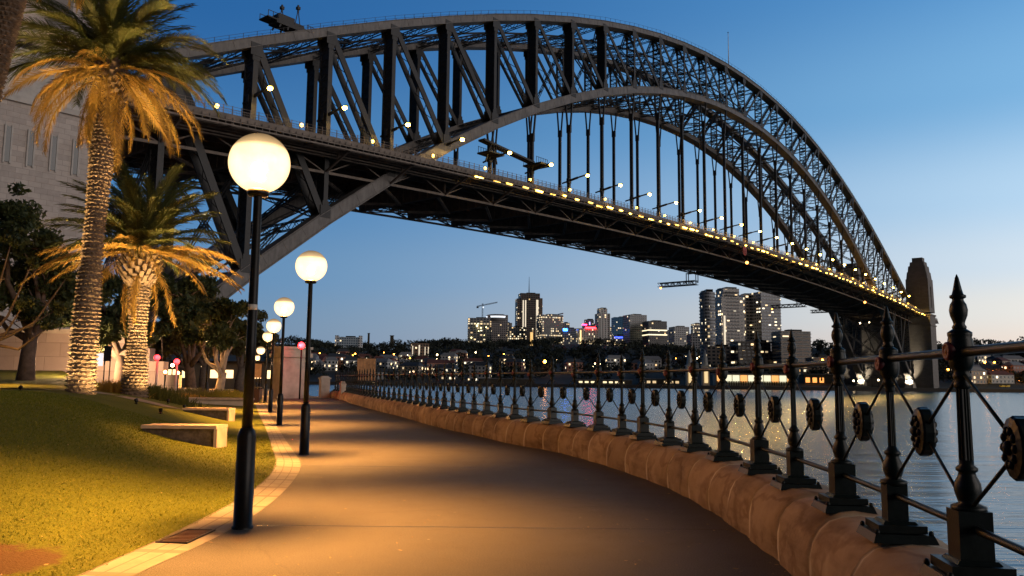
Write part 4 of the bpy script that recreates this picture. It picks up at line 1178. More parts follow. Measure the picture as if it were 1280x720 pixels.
# red signals
def signal(px, py, D, label, hgt, rad=.17):
    p = at(px, py, D); z0 = H(p.x, p.y) if D < 60 else 0.05
    r = empty('signal_post', (p.x, p.y, z0), label, 'signal'); h = p.z - z0
    b = MB(); b.tube([(0, 0, -.1), (0, 0, h - .12)], .06, 10); b.build('post', M['concrete'] if hgt != 2 else M['pole'], r)
    b = MB(); b.lathe([(.19, -.19), (.19, .17), (.14, .23), (.02, .25)], (0, .22, h), 12); b.build('housing', M['pole'], r)
    b = MB(); b.sphere((0, -.06, h), rad, 12, 8); b.build('red_lamp', M['red'], r)
    l = bpy.data.lights.new('red_lamp_beam', 'POINT'); l.energy = 130 if hgt == 2 else 30; l.color = (1, .02, .04); l.shadow_soft_size = .1
    o = bpy.data.objects.new('red_lamp_beam', l); COL.objects.link(o); o.parent = r; o.location = (0, -.06 - rad - .30, h + .05)
signal(197, 447, 46, 'glowing red signal on a white post, left one of the pair', 1)
signal(221.5, 452, 47, 'glowing red signal on a white post, right one of the pair', 1)
signal(377, 432, 60, 'glowing red signal on a tall slim post in front of the pale portal pier', 2, .27)
def post_lamp(px, py, D, label, mat, rad=.13):
    p = at(px, py, D); z0 = .1; r = empty('bollard_lamp', (p.x, p.y, z0), label, 'lamp'); h = p.z - z0
    b = MB(); b.tube([(0, 0, -.1), (0, 0, h)], .05, 8); b.build('post', M['pole'], r)
    b = MB(); b.sphere((0, 0, h + .1), rad, 12, 8); b.build('globe', mat, r)
LWALL = bpy.data.lights.new('wall_lamp_light', 'POINT'); LWALL.energy = 2600; LWALL.color = (1, .58, .30); LWALL.shadow_soft_size = .15
LO = emit('low_lamp_orange', (1, .42, .09), 30); LW = emit('low_lamp_white', (1, .62, .28), 30)
post_lamp(206.5, 467, 50, 'small orange lamp on a low post under the left red signal', LO, .10)
post_lamp(222.5, 468, 52, 'small orange lamp on a low post under the right red signal', LO, .10)
post_lamp(112, 468, 51, 'low lamp behind the tall palm trunk lighting the stone wall', LW, .12)
q_ = at(112, 466, 50.6); o = bpy.data.objects.new('wall_lamp_light', LWALL); COL.objects.link(o); o.location = q_ + Vector((0, 0, .6))
post_lamp(215.5, 458, 72, 'small white lamp between the two red signals', LW, .15)
# small sign group on the lawn edge
p = gpt(129, 33); r = empty('information_sign', p, 'dark information sign on three thin posts between the palms', 'sign')
b = MB(); b.box((.1, 0, 1.55), (.28, .07, .62)); b.build('panel', M['glassdark'], r)
b = MB(); b.box((-.22, .02, 1.3), (.26, .05, .52)); b.build('lit_panel', emit('sign_panel_light', (.9, .95, 1), .9), r)
b = MB()
for x in (-.36, 0.0, .22): b.tube([(x, 0, -.1), (x, 0, 1.75 if x > .1 else 1.3)], .025, 6)
b.build('posts', M['pole'], r)
# big stone retaining wall under the tower
a, c = gpt(38, 56, 0), gpt(152, 56, 0)
r = empty('retaining_wall', (c.x, c.y, 0), 'pinkish stone block retaining wall behind the palm trunks', 'wall')
b = MB(); b.box((-(c.x - a.x) / 2 - 4, 0, 2.2), (c.x - a.x + 10, .8, 4.6)); b.build('blocks', M['wallstone'], r)
b = MB(); b.box((-(c.x - a.x) / 2 - 4, 0, 4.6), (c.x - a.x + 10.3, 1.0, .3)); b.build('coping', M['concrete'], r)
b = MB()
for k in range(4): b.box((1.0 + k * 1.0 + .5, 0, 1.7 - k * .45), (1.0, .8, 3.6 - k * .9))
b.build('stepped_end', M['wallstone'], r)
# low lit building behind the trees
p = gpt(285, 112, .05); r = empty('low_building', p, 'low dark building with lit windows seen under the trees', 'building')
b = MB(); b.box((0, 0, 1.7), (16, 6, 3.4)); b.build('walls', M['earth'], r)
b = MB(); b.box((0, 0, 3.5), (17, 7, .3)); b.build('roof', M['pole'], r)
WL = emit('warm_window_light', (1, .66, .3), 2.2)
for k in range(8):
    if k in (2, 5): continue
    b = MB(); b.box((-6.5 + k * 1.9, -3.0, 1.9), (1.2, .1, 1.1)); b.build('window', WL, r)

# ================================================================== FAR SHORE
def shore(x): return 566 - 46 * smooth(-50, 260, x)
def TZ(x, y):
    d = y - shore(x); k = smooth(120, 330, x)
    z = SEA + 1.8 + (1 - k) * (10 * smooth(5, 120, d) + 40 * smooth(120, 640, d)) + k * (6 * smooth(5, 60, d) + 38 * smooth(60, 420, d))
    z += (4 * sin(x * .013 + 1) + 3 * sin(x * .031 + y * .01)) * smooth(150, 500, d)
    return z
mb = MB(); gx = np.arange(-1500, 1900, 40); offs = [0, .1, 6, 25, 60, 110, 170, 240, 320, 420, 540, 680, 900, 1300, 2200]
for x in gx:
    for d in offs:
        y = shore(x) + d; mb.v.append((x, y, SEA - 2 if d == 0 else TZ(x, y)))
no = len(offs)
for i in range(len(gx) - 1):
    for k in range(no - 1): mb.f.append((i * no + k, (i + 1) * no + k, (i + 1) * no + k + 1, i * no + k + 1)); mb.sm.append(True)
struct(mb, 'far_shore_terrain', M['farland'])
mb = MB()
for x in np.arange(-900, 900, 20):
    a, c = (x, shore(x) - 1.5), (x + 20.02, shore(x + 20) - 1.5)
    mb.beam((a[0], a[1], SEA + .9), (c[0], c[1], SEA + .9), 3, 2.6)
struct(mb, 'far_seawall', simple('far_seawall_stone', (.05, .042, .036), .9))

# woods on the far hills
cs, rs = [], []
rg = np.random.default_rng(5)
for k in range(1500):
    px = rg.uniform(330, 1330); D = rg.uniform(600, 1250) if px < 1000 else rg.uniform(560, 900)
    p = at(px, 470, D)
    if p.y < shore(p.x) + 22 or (700 < px < 800 and D > 1060): continue
    r_ = rg.uniform(3, 7) * (1 + (D - 600) / 1500); cs.append((p.x, p.y, TZ(p.x, p.y) + r_ * .6)); rs.append(r_)
for px in np.arange(330, 600, 5):
    D = 1230; p = at(px, 470, D); cs.append((p.x, p.y, TZ(p.x, p.y) + rg.uniform(3, 9))); rs.append(rg.uniform(5, 11))
for px in np.arange(1165, 1300, 6):
    D = 850; p = at(px, 470, D); cs.append((p.x, p.y, TZ(p.x, p.y) + rg.uniform(1, 6))); rs.append(rg.uniform(4, 8))
b = MB(); b.quads(leaf_cloud(cs, rs, 90000, 1.6, 6)); o = b.build('far_woods', M['farleaf']); tag(o, 'dark mass of trees covering the hills across the harbour', None, None, 'stuff')

# facades: a window grid with some rooms lit
FAC = {}
def facade(wall, glass, cw=3.4, ch=3.3, lit=.15, warm=(1, .66, .30), wfrac=.62, hfrac=.55, row=.0, power=1.5):
    lit *= 1.0
    key = (wall, glass, cw, ch, lit, warm, wfrac, hfrac, row, power)
    if key in FAC: return FAC[key]
    t = NT('facade')
    tcn = t.n('ShaderNodeTexCoord'); sp_ = t.n('ShaderNodeSeparateXYZ'); t.t.links.new(tcn.outputs['Object'], sp_.inputs[0])
    ns = t.n('ShaderNodeSeparateXYZ'); t.t.links.new(tcn.outputs['Normal'], ns.inputs[0])
    h = t.math('ADD', t.math('MULTIPLY', sp_.outputs[0], t.math('ABSOLUTE', ns.outputs[1])), t.math('MULTIPLY', sp_.outputs[1], t.math('ABSOLUTE', ns.outputs[0])))
    u = t.math('DIVIDE', h, cw); v = t.math('DIVIDE', sp_.outputs[2], ch)
    fu, fv = t.math('FRACT', u), t.math('FRACT', v)
    win = t.math('MULTIPLY', t.math('LESS_THAN', t.math('ABSOLUTE', t.math('SUBTRACT', fu, .5)), wfrac / 2), t.math('LESS_THAN', t.math('ABSOLUTE', t.math('SUBTRACT', fv, .5)), hfrac / 2))
    win = t.math('MULTIPLY', win, t.math('LESS_THAN', t.math('ABSOLUTE', ns.outputs[2]), .5))
    cb = t.n('ShaderNodeCombineXYZ'); t.put(t.math('FLOOR', u), cb.inputs[0]); t.put(t.math('FLOOR', v), cb.inputs[1]); t.put(t.math('MULTIPLY', ns.outputs[0], 7.3), cb.inputs[2])
    w = t.n('ShaderNodeTexWhiteNoise'); w.noise_dimensions = '3D'; t.t.links.new(cb.outputs[0], w.inputs['Vector'])
    w2 = t.n('ShaderNodeTexWhiteNoise'); w2.noise_dimensions = '1D'; t.put(t.math('FLOOR', v), w2.inputs['W'])
    on = t.math('MAXIMUM', t.math('LESS_THAN', w.outputs['Value'], lit), t.math('MULTIPLY', t.math('LESS_THAN', w2.outputs['Value'], row), t.math('LESS_THAN', w.outputs['Value'], .85)))
    sp2_ = t.n('ShaderNodeSeparateColor'); t.t.links.new(w.outputs['Color'], sp2_.inputs[0])
    var = t.math('MULTIPLY_ADD', sp2_.outputs[1], 1.1, .25)
    f = t.noise(.05, 4)
    wc = t.mix(f, tuple(x * 1.5 for x in wall), tuple(min(.6, x * 2.4) for x in wall))
    t.set(color=t.mix(win, wc, glass), rough=t.math('MULTIPLY_ADD', win, -.55, .8), emit=t.mix(sp2_.outputs[2], warm, (1, .88, .62)), estr=t.math('MULTIPLY', t.math('MULTIPLY', win, on), t.math('MULTIPLY', var, power)))
    FAC[key] = t.m; return t.m
G0, G1, G2 = (.02, .03, .04), (.05, .08, .11), (.012, .014, .018)
def building(label, x0, x1, yt, D, mat, dep=22, yaw=.25, roof=True, group=None, shape='box', base=None, extra=None, name='tower_block', cat='building', plant=True):
    a, c = at(x0, yt, D), at(x1, yt, D); cx = (a.x + c.x) / 2; w_ = (c.x - a.x)
    W = max(3.0, (w_ - dep * abs(sin(yaw)) * .95) / cos(yaw)) if w_ > dep * abs(sin(yaw)) * 1.4 else w_ * .72
    dd = dep if W != w_ * .72 else w_ * .6 / max(.3, abs(sin(yaw)) + .2)
    zb_ = TZ(cx, D) - 3 if base is None else base; h = a.z - zb_
    r = empty(name, (cx, D + dd / 2, zb_), label, cat, group, rz=yaw)
    b = MB()
    if shape == 'box': b.box((0, 0, h / 2), (W, dd, h))
    elif shape == 'round':
        b.lathe([(W / 2, 0), (W / 2, h)], n=28, smooth=False)
    elif shape == 'step':
        b.box((0, 0, h / 2 - h * .05), (W, dd, h * .9)); b.box((0, 0, h * .95 + .01), (W * .7, dd * .7, h * .1))
    elif shape == 'terrace':
        for k in range(4): b.box((0, k * 2.0, h * (k + .5) / 4), (W * (1 - .05 * k), dd, h / 4 - .02))
    b.build('walls', mat, r)
    if plant:
        b = MB(); b.box((W * .08, 0, h + 1.3), (W * .45, dd * .45, 2.6)); b.box((-W * .3, 0, h + .7), (W * .16, dd * .3, 1.4)); b.build('roof_plant', M['pole'], r)
    if roof and shape != 'round':
        b = MB()
        q = 1.0 if shape != 'step' else .7
        for s in (-1, 1): b.box((s * (W * q / 2 - .2), 0, h + .4), (.5, dd * q, .9)); b.box((0, s * (dd * q / 2 - .2), h + .4), (W * q - 1, .5, .9))
        b.build('parapet', M['concrete'] if False else mat, r)
    return r, W, dd, h
def slabs(r, W, dd, h, mat, step=3.3, out=.7, z0=4):
    b = MB(); z = z0
    while z < h - 1: b.box((0, 0, z), (W + 2 * out, dd + 2 * out, .55)); z += step
    b.build('balcony_slabs', mat, r)
slabm = simple('pale_slab', (.34, .33, .33), .8)
slabd = simple('grey_slab', (.16, .16, .17), .8)
def strips(name, r, mat, items, dd):
    for (x, w, z0, z1) in items:
        b = MB(); b.box((x, -dd / 2 - .25, (z0 + z1) / 2), (w, .5, z1 - z0)); b.build(name, mat, r)
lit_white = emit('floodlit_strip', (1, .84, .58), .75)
lit_band = emit('lit_floor_glow', (1, .86, .52), 1.5)
def sign(r, x, z, w, h, dd, col, st, name='sign'):
    b = MB(); b.box((x, -dd / 2 - .6, z), (w, .5, h)); b.build(name, emit('sign_glow', col, st), r)

# left of the centre
r, W, dd, h = building('white flanked slab apartment block alone on the left hill', 421, 449, 422, 1080, facade((.20, .24, .30), (.06, .10, .16), 3, 3.2, .05), 14, .12)
for s in (-1, 1):
    b = MB(); b.box((s * (W / 2 + 1.2), 0, h / 2 + 1.5), (4.4, 16, h + 3)); b.build('stair_tower', facade((.55, .56, .58), (.1, .12, .15), 4, 3.2, .06), r)
r, W, dd, h = building('brown apartment tower with floodlit vertical strips above the left shore', 511, 536, 430, 900, facade((.13, .085, .06), G0, 3, 3.1, .10), 16, .2)
strips('floodlit_strip', r, lit_white, [(-W * .42, .9, 1, h - 2), (-W * .05, 1.4, 1, h - 1), (W * .28, .8, 1, h - 3), (W * .46, .7, 1, h - 3)], dd)
b = MB(); b.box((0, -dd / 2 - 2, 1), (W * 1.4, 1, 2.2)); b.build('lit_entrance', lit_band, r)
# the business district
r, W, dd, h = building('office block wrapped in bright yellow lit scaffolding, leftmost of the tower cluster', 584, 614, 398, 1250, facade((.12, .12, .13), G1, 5, 3.5, .22, row=.22), 20, .1)
b = MB()
for k in range(9):
    for q in range(5): b.beam((-W / 2 + q * W / 4, -dd / 2 - 1.5, 0), (-W / 2 + q * W / 4, -dd / 2 - 1.5, h * .8), .3, .3)
    b.beam((-W / 2, -dd / 2 - 1.5, k * h * .1), (W / 2, -dd / 2 - 1.5, k * h * .1), .3, .3)
b.build('scaffolding', M['earth'], r)
for x, z, q in ((-.12, .78, 1.5), (.05, .72, 1.0), (.28, .74, .9), (-.36, .42, 1.1), (-.05, .62, .8), (.1, .2, .9), (.2, .5, .6)):
    b = MB(); b.sphere((x * W, -dd / 2 - 2.2, z * h), q, 8, 6); b.build('work_light', emit('work_light_glow', (1, .82, .34), 6), r)
r, W, dd, h = building('grey drum topped tower with a bright white crown light', 607, 635, 394, 1300, facade((.13, .12, .125), G0, 3.2, 3.4, .05), 26, .15)
b = MB(); b.lathe([(W * .52, 0), (W * .52, 8), (W * .4, 8.3), (W * .4, 11)], (0, 0, h - 9), 28); b.build('drum_top', slabd, r)
b = MB(); b.lathe([(W * .53, 0), (W * .55, 2.6)], (0, 0, h - 3.6), 28); b.build('crown_light', emit('crown_glow', (.85, .92, 1), 1.3), r)
# tower crane
p = at(603, 397, 1290); r = empty('tower_crane', (p.x, p.y, p.z - 14), 'slim tower crane standing over the drum topped tower', 'crane')
b = MB(); lattice(b, (0, 0, 0), (0, 0, 37), 1.6, 1.6, 16, .5, (1, 0, 0)); b.build('mast', M['steel'], r)
b = MB(); lattice(b, (-9, 0, 32), (24, 0, 39), 1.3, 1.3, 14, .45); b.box((-8, 0, 30.6), (3.4, 2, 2.6)); b.build('jib', M['steel'], r)
b = MB(); b.box((1.2, -1.4, 30.5), (2, 2, 2.2)); b.build('cab', emit('cab_light', (.8, .9, 1), 1.2), r)
building('low glassy office block with many lit rooms left of the tallest tower', 634, 658, 409, 1220, facade((.13, .14, .15), G1, 3, 3.3, .34, row=.1), 20, .1)
# tallest tower
r, W, dd, h = building('tallest dark tower with floodlit ribs and a roof mast', 648, 675, 367, 1330, facade((.055, .047, .043), G2, 3, 3.5, .05), 24, .16)
strips('floodlit_strip', r, lit_white, [(W * .36, 3.6, 4, h - 10)], dd)
b = MB(); b.box((-W * .5, -1, h * .46), (W * .34, dd * .85, h * .90)); b.build('side_wing', facade((.06, .05, .047), G2, 3, 3.5, .10), r)
strips('floodlit_strip', r, lit_white, [(-W * .36, 1.9, h * .28, h * .88), (-W * .24, 1.9, h * .28, h * .88)], dd)
b = MB(); b.box((W * .56, 3, h * .465), (W * .22, dd * .8, h * .93)); b.build('side_wing', facade((.10, .075, .055), G0, 3, 3.5, .16), r)
b = MB(); b.tube([(0, 0, h), (0, 0, h + 12), (0, 0, h + 30)], [.9, .6, .25], 6); b.build('roof_mast', M['pole'], r)
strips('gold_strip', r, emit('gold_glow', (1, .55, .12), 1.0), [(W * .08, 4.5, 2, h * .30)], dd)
r, W, dd, h = building('dark banded office block right of the tallest tower', 671, 704, 394, 1180, facade((.11, .11, .115), G0, 2.6, 3.3, .20, row=.15), 24, .30)
b = MB()
for k in range(11): b.box((W / 2 + .3, 0, 4 + k * 4.4), (.6, dd * .96, 1.6))
b.build('red_stripe', simple('reddish_stripe', (.5, .16, .14), .7), r)
r, W, dd, h = building('block with a small bright blue roof sign', 702, 722, 411, 1240, facade((.10, .11, .14), G1, 3, 3.3, .25, row=.15), 18, .1)
sign(r, -W * .34, h - 1.5, 6.5, 3.6, dd, (.015, .16, 1), 22)
r, W, dd, h = building('pale ribbed slab block with red lit roof sign', 722, 748, 411, 1150, facade((.45, .42, .38), (.2, .17, .14), 2.4, 3.2, .15, wfrac=.5, hfrac=.8), 18, .08)
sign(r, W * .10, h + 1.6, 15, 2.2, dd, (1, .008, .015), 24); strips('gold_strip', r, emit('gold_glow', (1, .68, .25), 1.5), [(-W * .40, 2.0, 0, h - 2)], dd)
b = MB(); b.box((0, -dd / 2 - 3, 1.4), (W * 1.3, 2, 2.4)); b.build('street_glow_bar', lit_band, r)  # added glowing bar standing in for street glow at the block's foot
r, W, dd, h = building('dark stepped tower behind the red sign block', 729, 745, 400, 1330, facade((.10, .09, .10), G0, 3, 3.3, .06), 20, .1, shape='step')
sign(r, -W * .5, h * .86, 8, 2.0, dd, (1, .02, .12), 14); sign(r, -W * .05, h * .90, 2, 5, dd, (.45, .35, 1), 2)
r, W, dd, h = building('slender pale framed tower with rounded top', 745, 762, 386, 1280, facade((.30, .29, .285), G2, 4.5, 3.2, .14, wfrac=.5), 20, .2, shape='step')
for s in (-1, 1):
    b = MB(); b.box((s * (W / 2), -dd / 2, h * .45), (1.6, 1.6, h * .9)); b.build('corner_rib', slabm, r)
building('small grey block low between the slender tower and the blue one', 747, 768, 425, 1150, facade((.16, .15, .15), G0, 3, 3.2, .12), 16, .1)
r, W, dd, h = building('blue glass office block', 766, 790, 397, 1330, facade((.03, .085, .16), (.03, .10, .20), 3, 3.3, .03), 22, .1)
r, W, dd, h = building('low lit block in front of the blue glass one', 765, 783, 420, 1180, facade((.10, .10, .12), G1, 3, 3.3, .22), 16, .1); sign(r, 0, h - 2, W * .8, 2, dd, (.02, .08, 1), 3)
b = MB(); b.box((-2, -dd / 2 - 4, 2), (24, 2, 4.6)); b.build('street_glow_bar', emit('street_glow', (1, .84, .3), 2.2), r)  # another added bar, its emission standing in for yellow street glow
r, W, dd, h = building('grey residential tower with stacked balconies', 781, 809, 394, 1130, facade((.20, .20, .21), G1, 3.2, 3.1, .05, wfrac=.8), 24, .28); slabs(r, W * .6, dd, h, slabm, 3.1, .6)
r, W, dd, h = building('dark office block with two bright lit floors', 806, 834, 402, 1100, facade((.08, .08, .08), G2, 3, 3.4, .06), 24, .2)
for z in (.60, .74, .86):
    b = MB(); b.box((0, 0, h * z), (W + .5, dd + .5, 1.5)); b.build('lit_floor', lit_band if z != .86 else slabd, r)
building('squat pale topped block beside the dark office block', 839, 862, 409, 1150, facade((.22, .22, .23), G0, 3.2, 3.1, .10), 20, .2)
building('low dark block left of the apartment towers', 862, 880, 418, 980, facade((.12, .12, .13), G0, 3.2, 3.1, .08), 18, .1)
# apartment towers beneath the bridge deck
for lab, x0, x1, yt, D, c, sh, yw in (('left rounded apartment tower of the cluster under the bridge deck', 878, 897, 364, 740, (.17, .18, .20), 'round', .0),
                                   ('broad central apartment tower, highest of the cluster under the deck', 895, 931, 361, 755, (.26, .24, .23), 'step', .2),
                                   ('right central apartment tower with stepped top under the deck', 926, 943, 369, 770, (.30, .27, .25), 'box', .1),
                                   ('right apartment tower with curved lit balconies under the deck', 940, 977, 366, 760, (.20, .21, .23), 'box', .35)):
    r, W, dd, h = building(lab, x0, x1, yt, D, facade(c, G0, 3.4, 3.1, .10, wfrac=.72, power=2.2), 22, yw, shape=sh, group='apartment towers under the bridge')
    if sh == 'round':
        b = MB(); z = 4
        while z < h: b.lathe([(W / 2 + .7, 0), (W / 2 + .7, .6)], (0, 0, z), 24, smooth=False); z += 3.1
        b.build('balcony_slabs', slabd, r)
    else: slabs(r, W * (.96 if yw > .3 else .5), dd, h * .98, slabm if yw > .3 else slabd, 3.1, .55)
    if 'central apartment tower, highest' in lab:
        strips('lit_stairwell', r, lit_white, [(-W * .38, 1.6, h * .15, h * .66)], dd)
building('dark terraced flats at the foot of the apartment towers', 918, 972, 428, 690, facade((.07, .065, .06), G0, 4, 3.1, .08), 18, .15, shape='terrace')
building('small dark flats left of the terraced flats', 884, 920, 434, 700, facade((.08, .07, .065), G0, 4, 3.1, .10), 16, -.1)
r, W, dd, h = building('long banded terrace block right of the apartment towers', 972, 1014, 415, 680, facade((.17, .155, .14), G0, 6, 3.1, .05, wfrac=.9), 18, .12); slabs(r, W, dd, h, slabm, 3.1, .5)
building('low house block just left of the far stone abutment', 1014, 1044, 448, 640, facade((.10, .08, .065), G0, 4, 3.1, .15), 14, .1)
building('low hillside block with warm windows behind the far arch foot', 1000, 1030, 456, 610, facade((.14, .10, .07), G0, 4, 3.1, .45, warm=(1, .5, .14)), 12, .1)

# long lit pavilion and twin spires on the waterfront
p0, p1 = at(898, 480, 548), at(1002, 480, 540)
r = empty('waterfront_pavilion', ((p0.x + p1.x) / 2, 552, SEA + 2), 'long brightly lit low pavilion at the waterfront under the bridge', 'building'); wp = p1.x - p0.x
b = MB(); b.box((0, 6, 4.0), (wp, 10, 8)); b.build('walls', simple('pavilion_wall', (.4, .38, .3), .7), r)
b = MB(); b.box((0, 6, 8.3), (wp + 2, 12, .6)); b.build('roof', slabd, r)
PG = emit('pavilion_glow', (1, .93, .62), 1.0); PO = emit('pavilion_glow_orange', (1, .42, .08), 1.2)
n = 10
for k in range(n):
    b = MB(); b.box((-wp / 2 + (k + .5) * wp / n, .8, 5.2), (wp / n * .86, .4, 4.6)); b.build('lit_window', PG if k in (1, 2, 4, 5, 6, 8) else PO, r)
b = MB()
for k in range(34): b.box((-wp / 2 + k * wp / 33, -1.2, 1.6), (.6, .6, 3.2))
b.box((0, -1.2, 3.3), (wp + 1, .8, .3)); b.build('colonnade', M['earth'], r)
for sx, lab in ((861.5, 'left of two pale pointed waterfront spires'), (881, 'right of two pale pointed waterfront spires')):
    p = at(sx, 437, 556); r = empty('spire_tower', (p.x, p.y, SEA + 2), lab, 'tower'); h = p.z - SEA - 2
    b = MB(); b.box((0, 0, h * .27), (4.6, 4.6, h * .54)); b.build('shaft', simple('spire_stone', (.55, .45, .33), .7), r)
    b = MB(); b.box((0, 0, h * .56), (5.2, 5.2, .7)); b.lathe([(2.1, h * .57), (1.7, h * .72), (1.0, h * .86), (.15, h)], n=8, smooth=False); b.build('spire', simple('spire_cap', (.5, .5, .46), .6), r)
    b = MB(); b.box((0, -2.5, h * .25), (2.4, .3, h * .34)); b.build('lit_panel', emit('spire_uplit_glow', (1, .7, .3), .9), r)  # warm light from below on the spire wall, put into a glowing slab
# shore buildings with lit ground floors
for x0, x1, yt, D, lab, col, st in ((600, 668, 479, 572, 'low dark boat shed on the left far waterfront', (1, .6, .2), .0), (722, 790, 476, 570, 'long low wharf building with a row of lit windows', (1, .8, .45), 1.3), (800, 850, 474, 568, 'low wharf shed left of the twin spires', (1, .7, .35), .8), (1005, 1040, 468, 560, 'orange lit waterfront restaurant by the bridge foot', (1, .36, .06), 1.6)):
    p0, p1 = at(x0, yt, D), at(x1, yt, D); w = p1.x - p0.x
    r = empty('wharf_building', ((p0.x + p1.x) / 2, D + 5, SEA + 2), lab, 'building'); h = max(3.2, p0.z - SEA - 2)
    b = MB(); b.box((0, 0, h / 2), (w, 10, h)); b.build('walls', M['earth'], r)
    b = MB(); b.box((0, 0, h + .3), (w + 1.5, 11.5, .5)); b.build('roof', slabd, r)
    if st:
        nn_ = int(w / 4)
        for k in range(nn_):
            if k % 5 == 3: continue
            b = MB(); b.box((-w / 2 + (k + .5) * w / nn_, -5.1, h * .55), (w / nn_ * .6, .3, h * .4)); b.build('lit_window', emit('wharf_window', col, st), r)

# houses on the far slopes
HC = [((.42, .40, .37), 'white'), ((.26, .20, .15), 'tan'), ((.20, .10, .075), 'brick'), ((.30, .31, .33), 'grey')]
HM = [(facade(c, G0, 3, 2.9, .24, wfrac=.5, hfrac=.55, power=2.6), n_) for c, n_ in HC]
RM = [(simple('roof_tiles_red', (.16, .06, .045), .8), 'red'), (simple('roof_slate', (.06, .065, .07), .7), 'slate'), (simple('roof_pale', (.28, .28, .28), .7), 'pale')]
rg2 = random.Random(12)
spots = []
for k in range(46):
    spots.append((rg2.uniform(385, 640), rg2.uniform(600, 900)))
for k in range(22): spots.append((rg2.uniform(1190, 1300), rg2.uniform(560, 780)))
for k in range(8): spots.append((rg2.uniform(640, 860), rg2.uniform(610, 760)))
spots.sort(key=lambda s: s[0])
hcount = {}
for (px, D) in spots:
    p = at(px, 470, D); z = TZ(p.x, p.y) - 1; w, d, h = rg2.uniform(9, 19), rg2.uniform(8, 12), rg2.choice([6, 6, 9, 9, 12])
    (mw, nw), (mr, nr) = rg2.choice(HM), rg2.choice(RM)
    r = empty('hillside_house', (p.x, p.y, z), 'x', 'house', 'houses on the far shore', rz=rg2.uniform(-.5, .5))
    b = MB(); b.box((0, 0, h / 2), (w, d, h)); b.build('walls', mw, r)
    b = MB(); b.add([(-w / 2 - .5, -d / 2 - .5, h), (w / 2 + .5, -d / 2 - .5, h), (w / 2 + .5, d / 2 + .5, h), (-w / 2 - .5, d / 2 + .5, h), (-w / 2 + 2, 0, h + 3), (w / 2 - 2, 0, h + 3)], [(3, 2, 1, 0), (0, 1, 5, 4), (2, 3, 4, 5), (1, 2, 5), (3, 0, 4)]); b.build('roof', mr, r)
    where = 'left of the boarded panel' if px < 444 else 'behind the boarded panel and railing' if px < 500 else 'below the floodlit brown apartment tower' if px < 545 else 'left of the scaffolded office block' if px < 600 else 'below the office towers' if px < 870 else 'on the right shore beyond the nearest railing post'
    r['label'] = f'{nw} {int(h / 3)} storey far house, {nr} roof, {where}'
# street lamps on the far shore
b = MB(); b.tube([(0, 0, 0), (0, 0, 7)], .14, 6); spm = b.mesh('post', M['pole'])
def shore_lamp(px, py, D, kind, label, rad=.7):
    p = at(px, py, D); z0 = TZ(p.x, p.y); h = max(2.0, p.z - z0)
    r = empty('shore_lamp', (p.x, p.y, p.z - h), label, 'street lamp', f'{kind} lamps across the water')
    link('post', spm, r, sc=(1, 1, h / 7)); b = MB(); b.sphere((0, 0, h), rad, 8, 6); b.build('globe', M['shore_or'] if kind == 'orange' else M['shore_wh'], r)
for px, py, D, rd in [(1236, 462, 620, .9), (1231, 453, 640, .8), (1240, 464, 600, .9), (1243, 453, 650, .7), (1258, 475, 570, .9), (1241, 474, 575, 1.1), (1233, 477, 572, .7), (1185, 462, 600, .8), (1209, 474, 575, .9), (1275, 476, 580, .6), (1263, 458, 640, .5), (1028, 450, 640, .9), (1022, 452, 660, .7), (1226, 470, 600, .6)]:
    shore_lamp(px, py, D, 'orange', 'orange street lamp on the far right shore beyond the bridge foot' if px > 1100 else 'orange street lamp left of the far stone abutment', rd)
for px, py, D, rd in [(681, 452, 640, 1.3)]:
    shore_lamp(px, py, D, 'orange', 'large orange street lamp below the dark banded office block', rd)
rg3 = random.Random(4)
for k in range(120):
    px = rg3.uniform(395, 880); py = rg3.uniform(440, 477); D = 600 + (478 - py) * rg3.uniform(6, 11)
    where = 'left of the boarded panel' if px < 444 else 'between the boarded panel and the scaffolded office block' if px < 584 else 'among trees below the office towers'
    kd = 'white' if rg3.random() < .72 else 'orange'
    shore_lamp(px, py, D, kd, f'tiny {kd} far shore lamp {where}', rg3.uniform(.4, .95))
for px, py, D in [(1067, 476, 530), (1098, 475, 530), (1152, 474, 530), (1075, 404, 515), (1087, 403, 515)]:
    shore_lamp(px, py, D, 'white', 'white lamp at the foot of the far arch' if py > 450 else 'white lamp under the deck by the far abutment', .6)
# yellow boxes on the far right quay
p = at(1257, 484, 545)
for dx, lab in ((-2.2, 'left yellow crate on the far right quay'), (1.2, 'right yellow crate on the far right quay')):
    r = empty('yellow_crate', (p.x + dx, p.y, SEA + 2.1), lab, 'crate'); b = MB(); b.box((0, 0, 1.2), (2.6, 2.0, 2.2), .2); b.build('body', simple('yellow_paint', (.7, .5, .05), .6), r)
    b = MB(); b.box((0, 0, 2.4), (2.8, 2.2, .2), .2); b.build('lid', simple('yellow_paint_lid', (.6, .45, .06), .6), r)
# monuments on the skyline at the left
for px, yt, w, lab in ((461, 417, 3.2, 'thin dark chimney on the left skyline'), (490, 420, 5.5, 'dark water tower block on the left skyline')):
    p = at(px, yt, 1200); z = TZ(p.x, p.y); r = empty('skyline_tower', (p.x, p.y, z), lab, 'tower'); h = p.z - z
    b = MB(); b.box((0, 0, h / 2), (w, w, h), 0, .8); b.build('shaft', M['earth'], r); b = MB(); b.box((0, 0, h + .4), (w * 1.1, w * 1.1, .9)); b.build('cap', M['earth'], r)

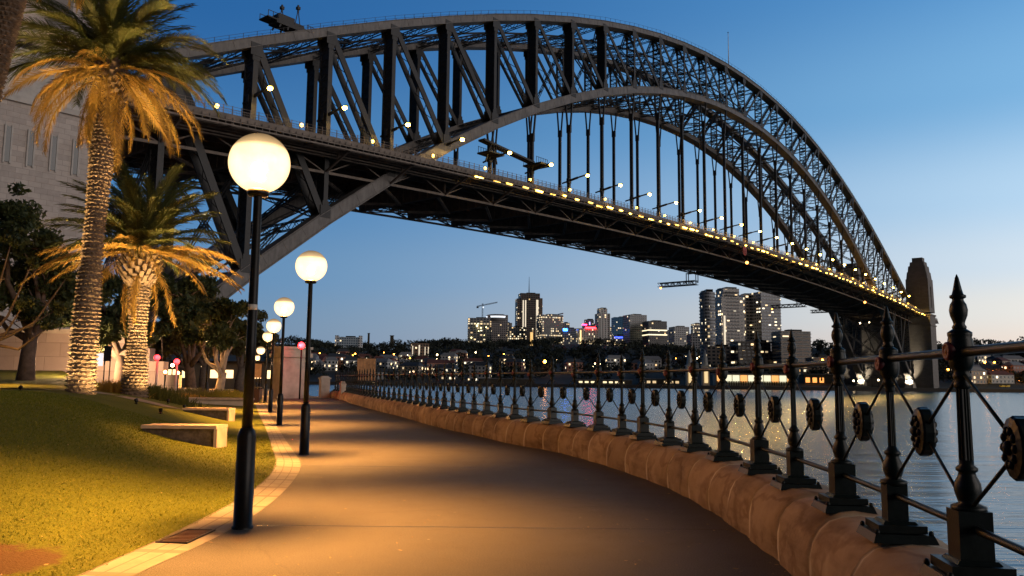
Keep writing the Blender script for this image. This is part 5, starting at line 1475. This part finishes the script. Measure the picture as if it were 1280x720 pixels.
# fill-in blocks of the business district, farther back
for k, (x0, x1, yt, lab) in enumerate([(592, 606, 412, 'small dim block between the scaffolded block and its left neighbour trees'), (626, 640, 404, 'dim grey block peeping right of the drum topped tower'), (658, 668, 403, 'narrow dim block left behind the tallest tower'), (702, 712, 404, 'narrow grey block behind the blue sign block'), (757, 770, 410, 'dim block right behind the slender pale tower'), (832, 842, 414, 'dim block just right of the two lit floors block'), (845, 858, 418, 'low dim block behind the squat pale topped block'), (866, 878, 405, 'dim far block left behind the rounded apartment tower'), (790, 802, 402, 'dim far block behind the grey balcony tower')]):
    building(lab, x0, x1, yt, 1420, facade(((.13, .14, .16), (.16, .14, .13), (.10, .11, .14))[k % 3], G1, 3, 3.3, .16, row=.06), 18, .12)
# saw cut joints across the path, fallen leaves
mb = MB()
for y in (3.0, 8.95, 14.9, 21.0, 27.5, 34):
    a, c = STRIP_R(y) + .02, FENCE(y) - .38
    mb.v += [(a, y - .006, .003), (c, y - .006 + .02, .003), (c, y + .008 + .02, .003), (a, y + .008, .003)]; n_ = len(mb.v); mb.f.append((n_ - 4, n_ - 3, n_ - 2, n_ - 1)); mb.sm.append(False)
struct(mb, 'path_joints', M['glassdark'])
rgl = np.random.default_rng(21); NL = 420
yl = 4 + rgl.random(NL) ** 1.6 * 26; side = rgl.random(NL)
xl = np.array([ (STRIP_R(a) + rgl.random() ** 1.5 * 2.2) if q < .45 else (FENCE(a) - .40 - rgl.random() ** 2.2 * 1.6) if q < .8 else STRIP_L(a) - rgl.random() * 3 for a, q in zip(yl, side)])
zl_ = np.array([H(a, b_) + .02 if a < STRIP_L(b_) else .012 for a, b_ in zip(xl, yl)])
an = rgl.random(NL) * 6.28; sz = rgl.uniform(.010, .032, NL); q = np.zeros((NL, 4, 3))
for k, (u, v_) in enumerate(((-1, 0), (0, -.4), (1, 0), (0, .4))):
    q[:, k, 0] = xl + sz * (u * np.cos(an) - v_ * np.sin(an)); q[:, k, 1] = yl + sz * (u * np.sin(an) + v_ * np.cos(an)); q[:, k, 2] = zl_ + rgl.random(NL) * .008
mb = MB(); mb.quads(q); o = mb.build('fallen_leaves', simple('dry_leaves', (.30, .20, .09), .8, 0, .5, 2)); tag(o, 'scattered dry leaves and bits along the path edges', None, None, 'stuff')
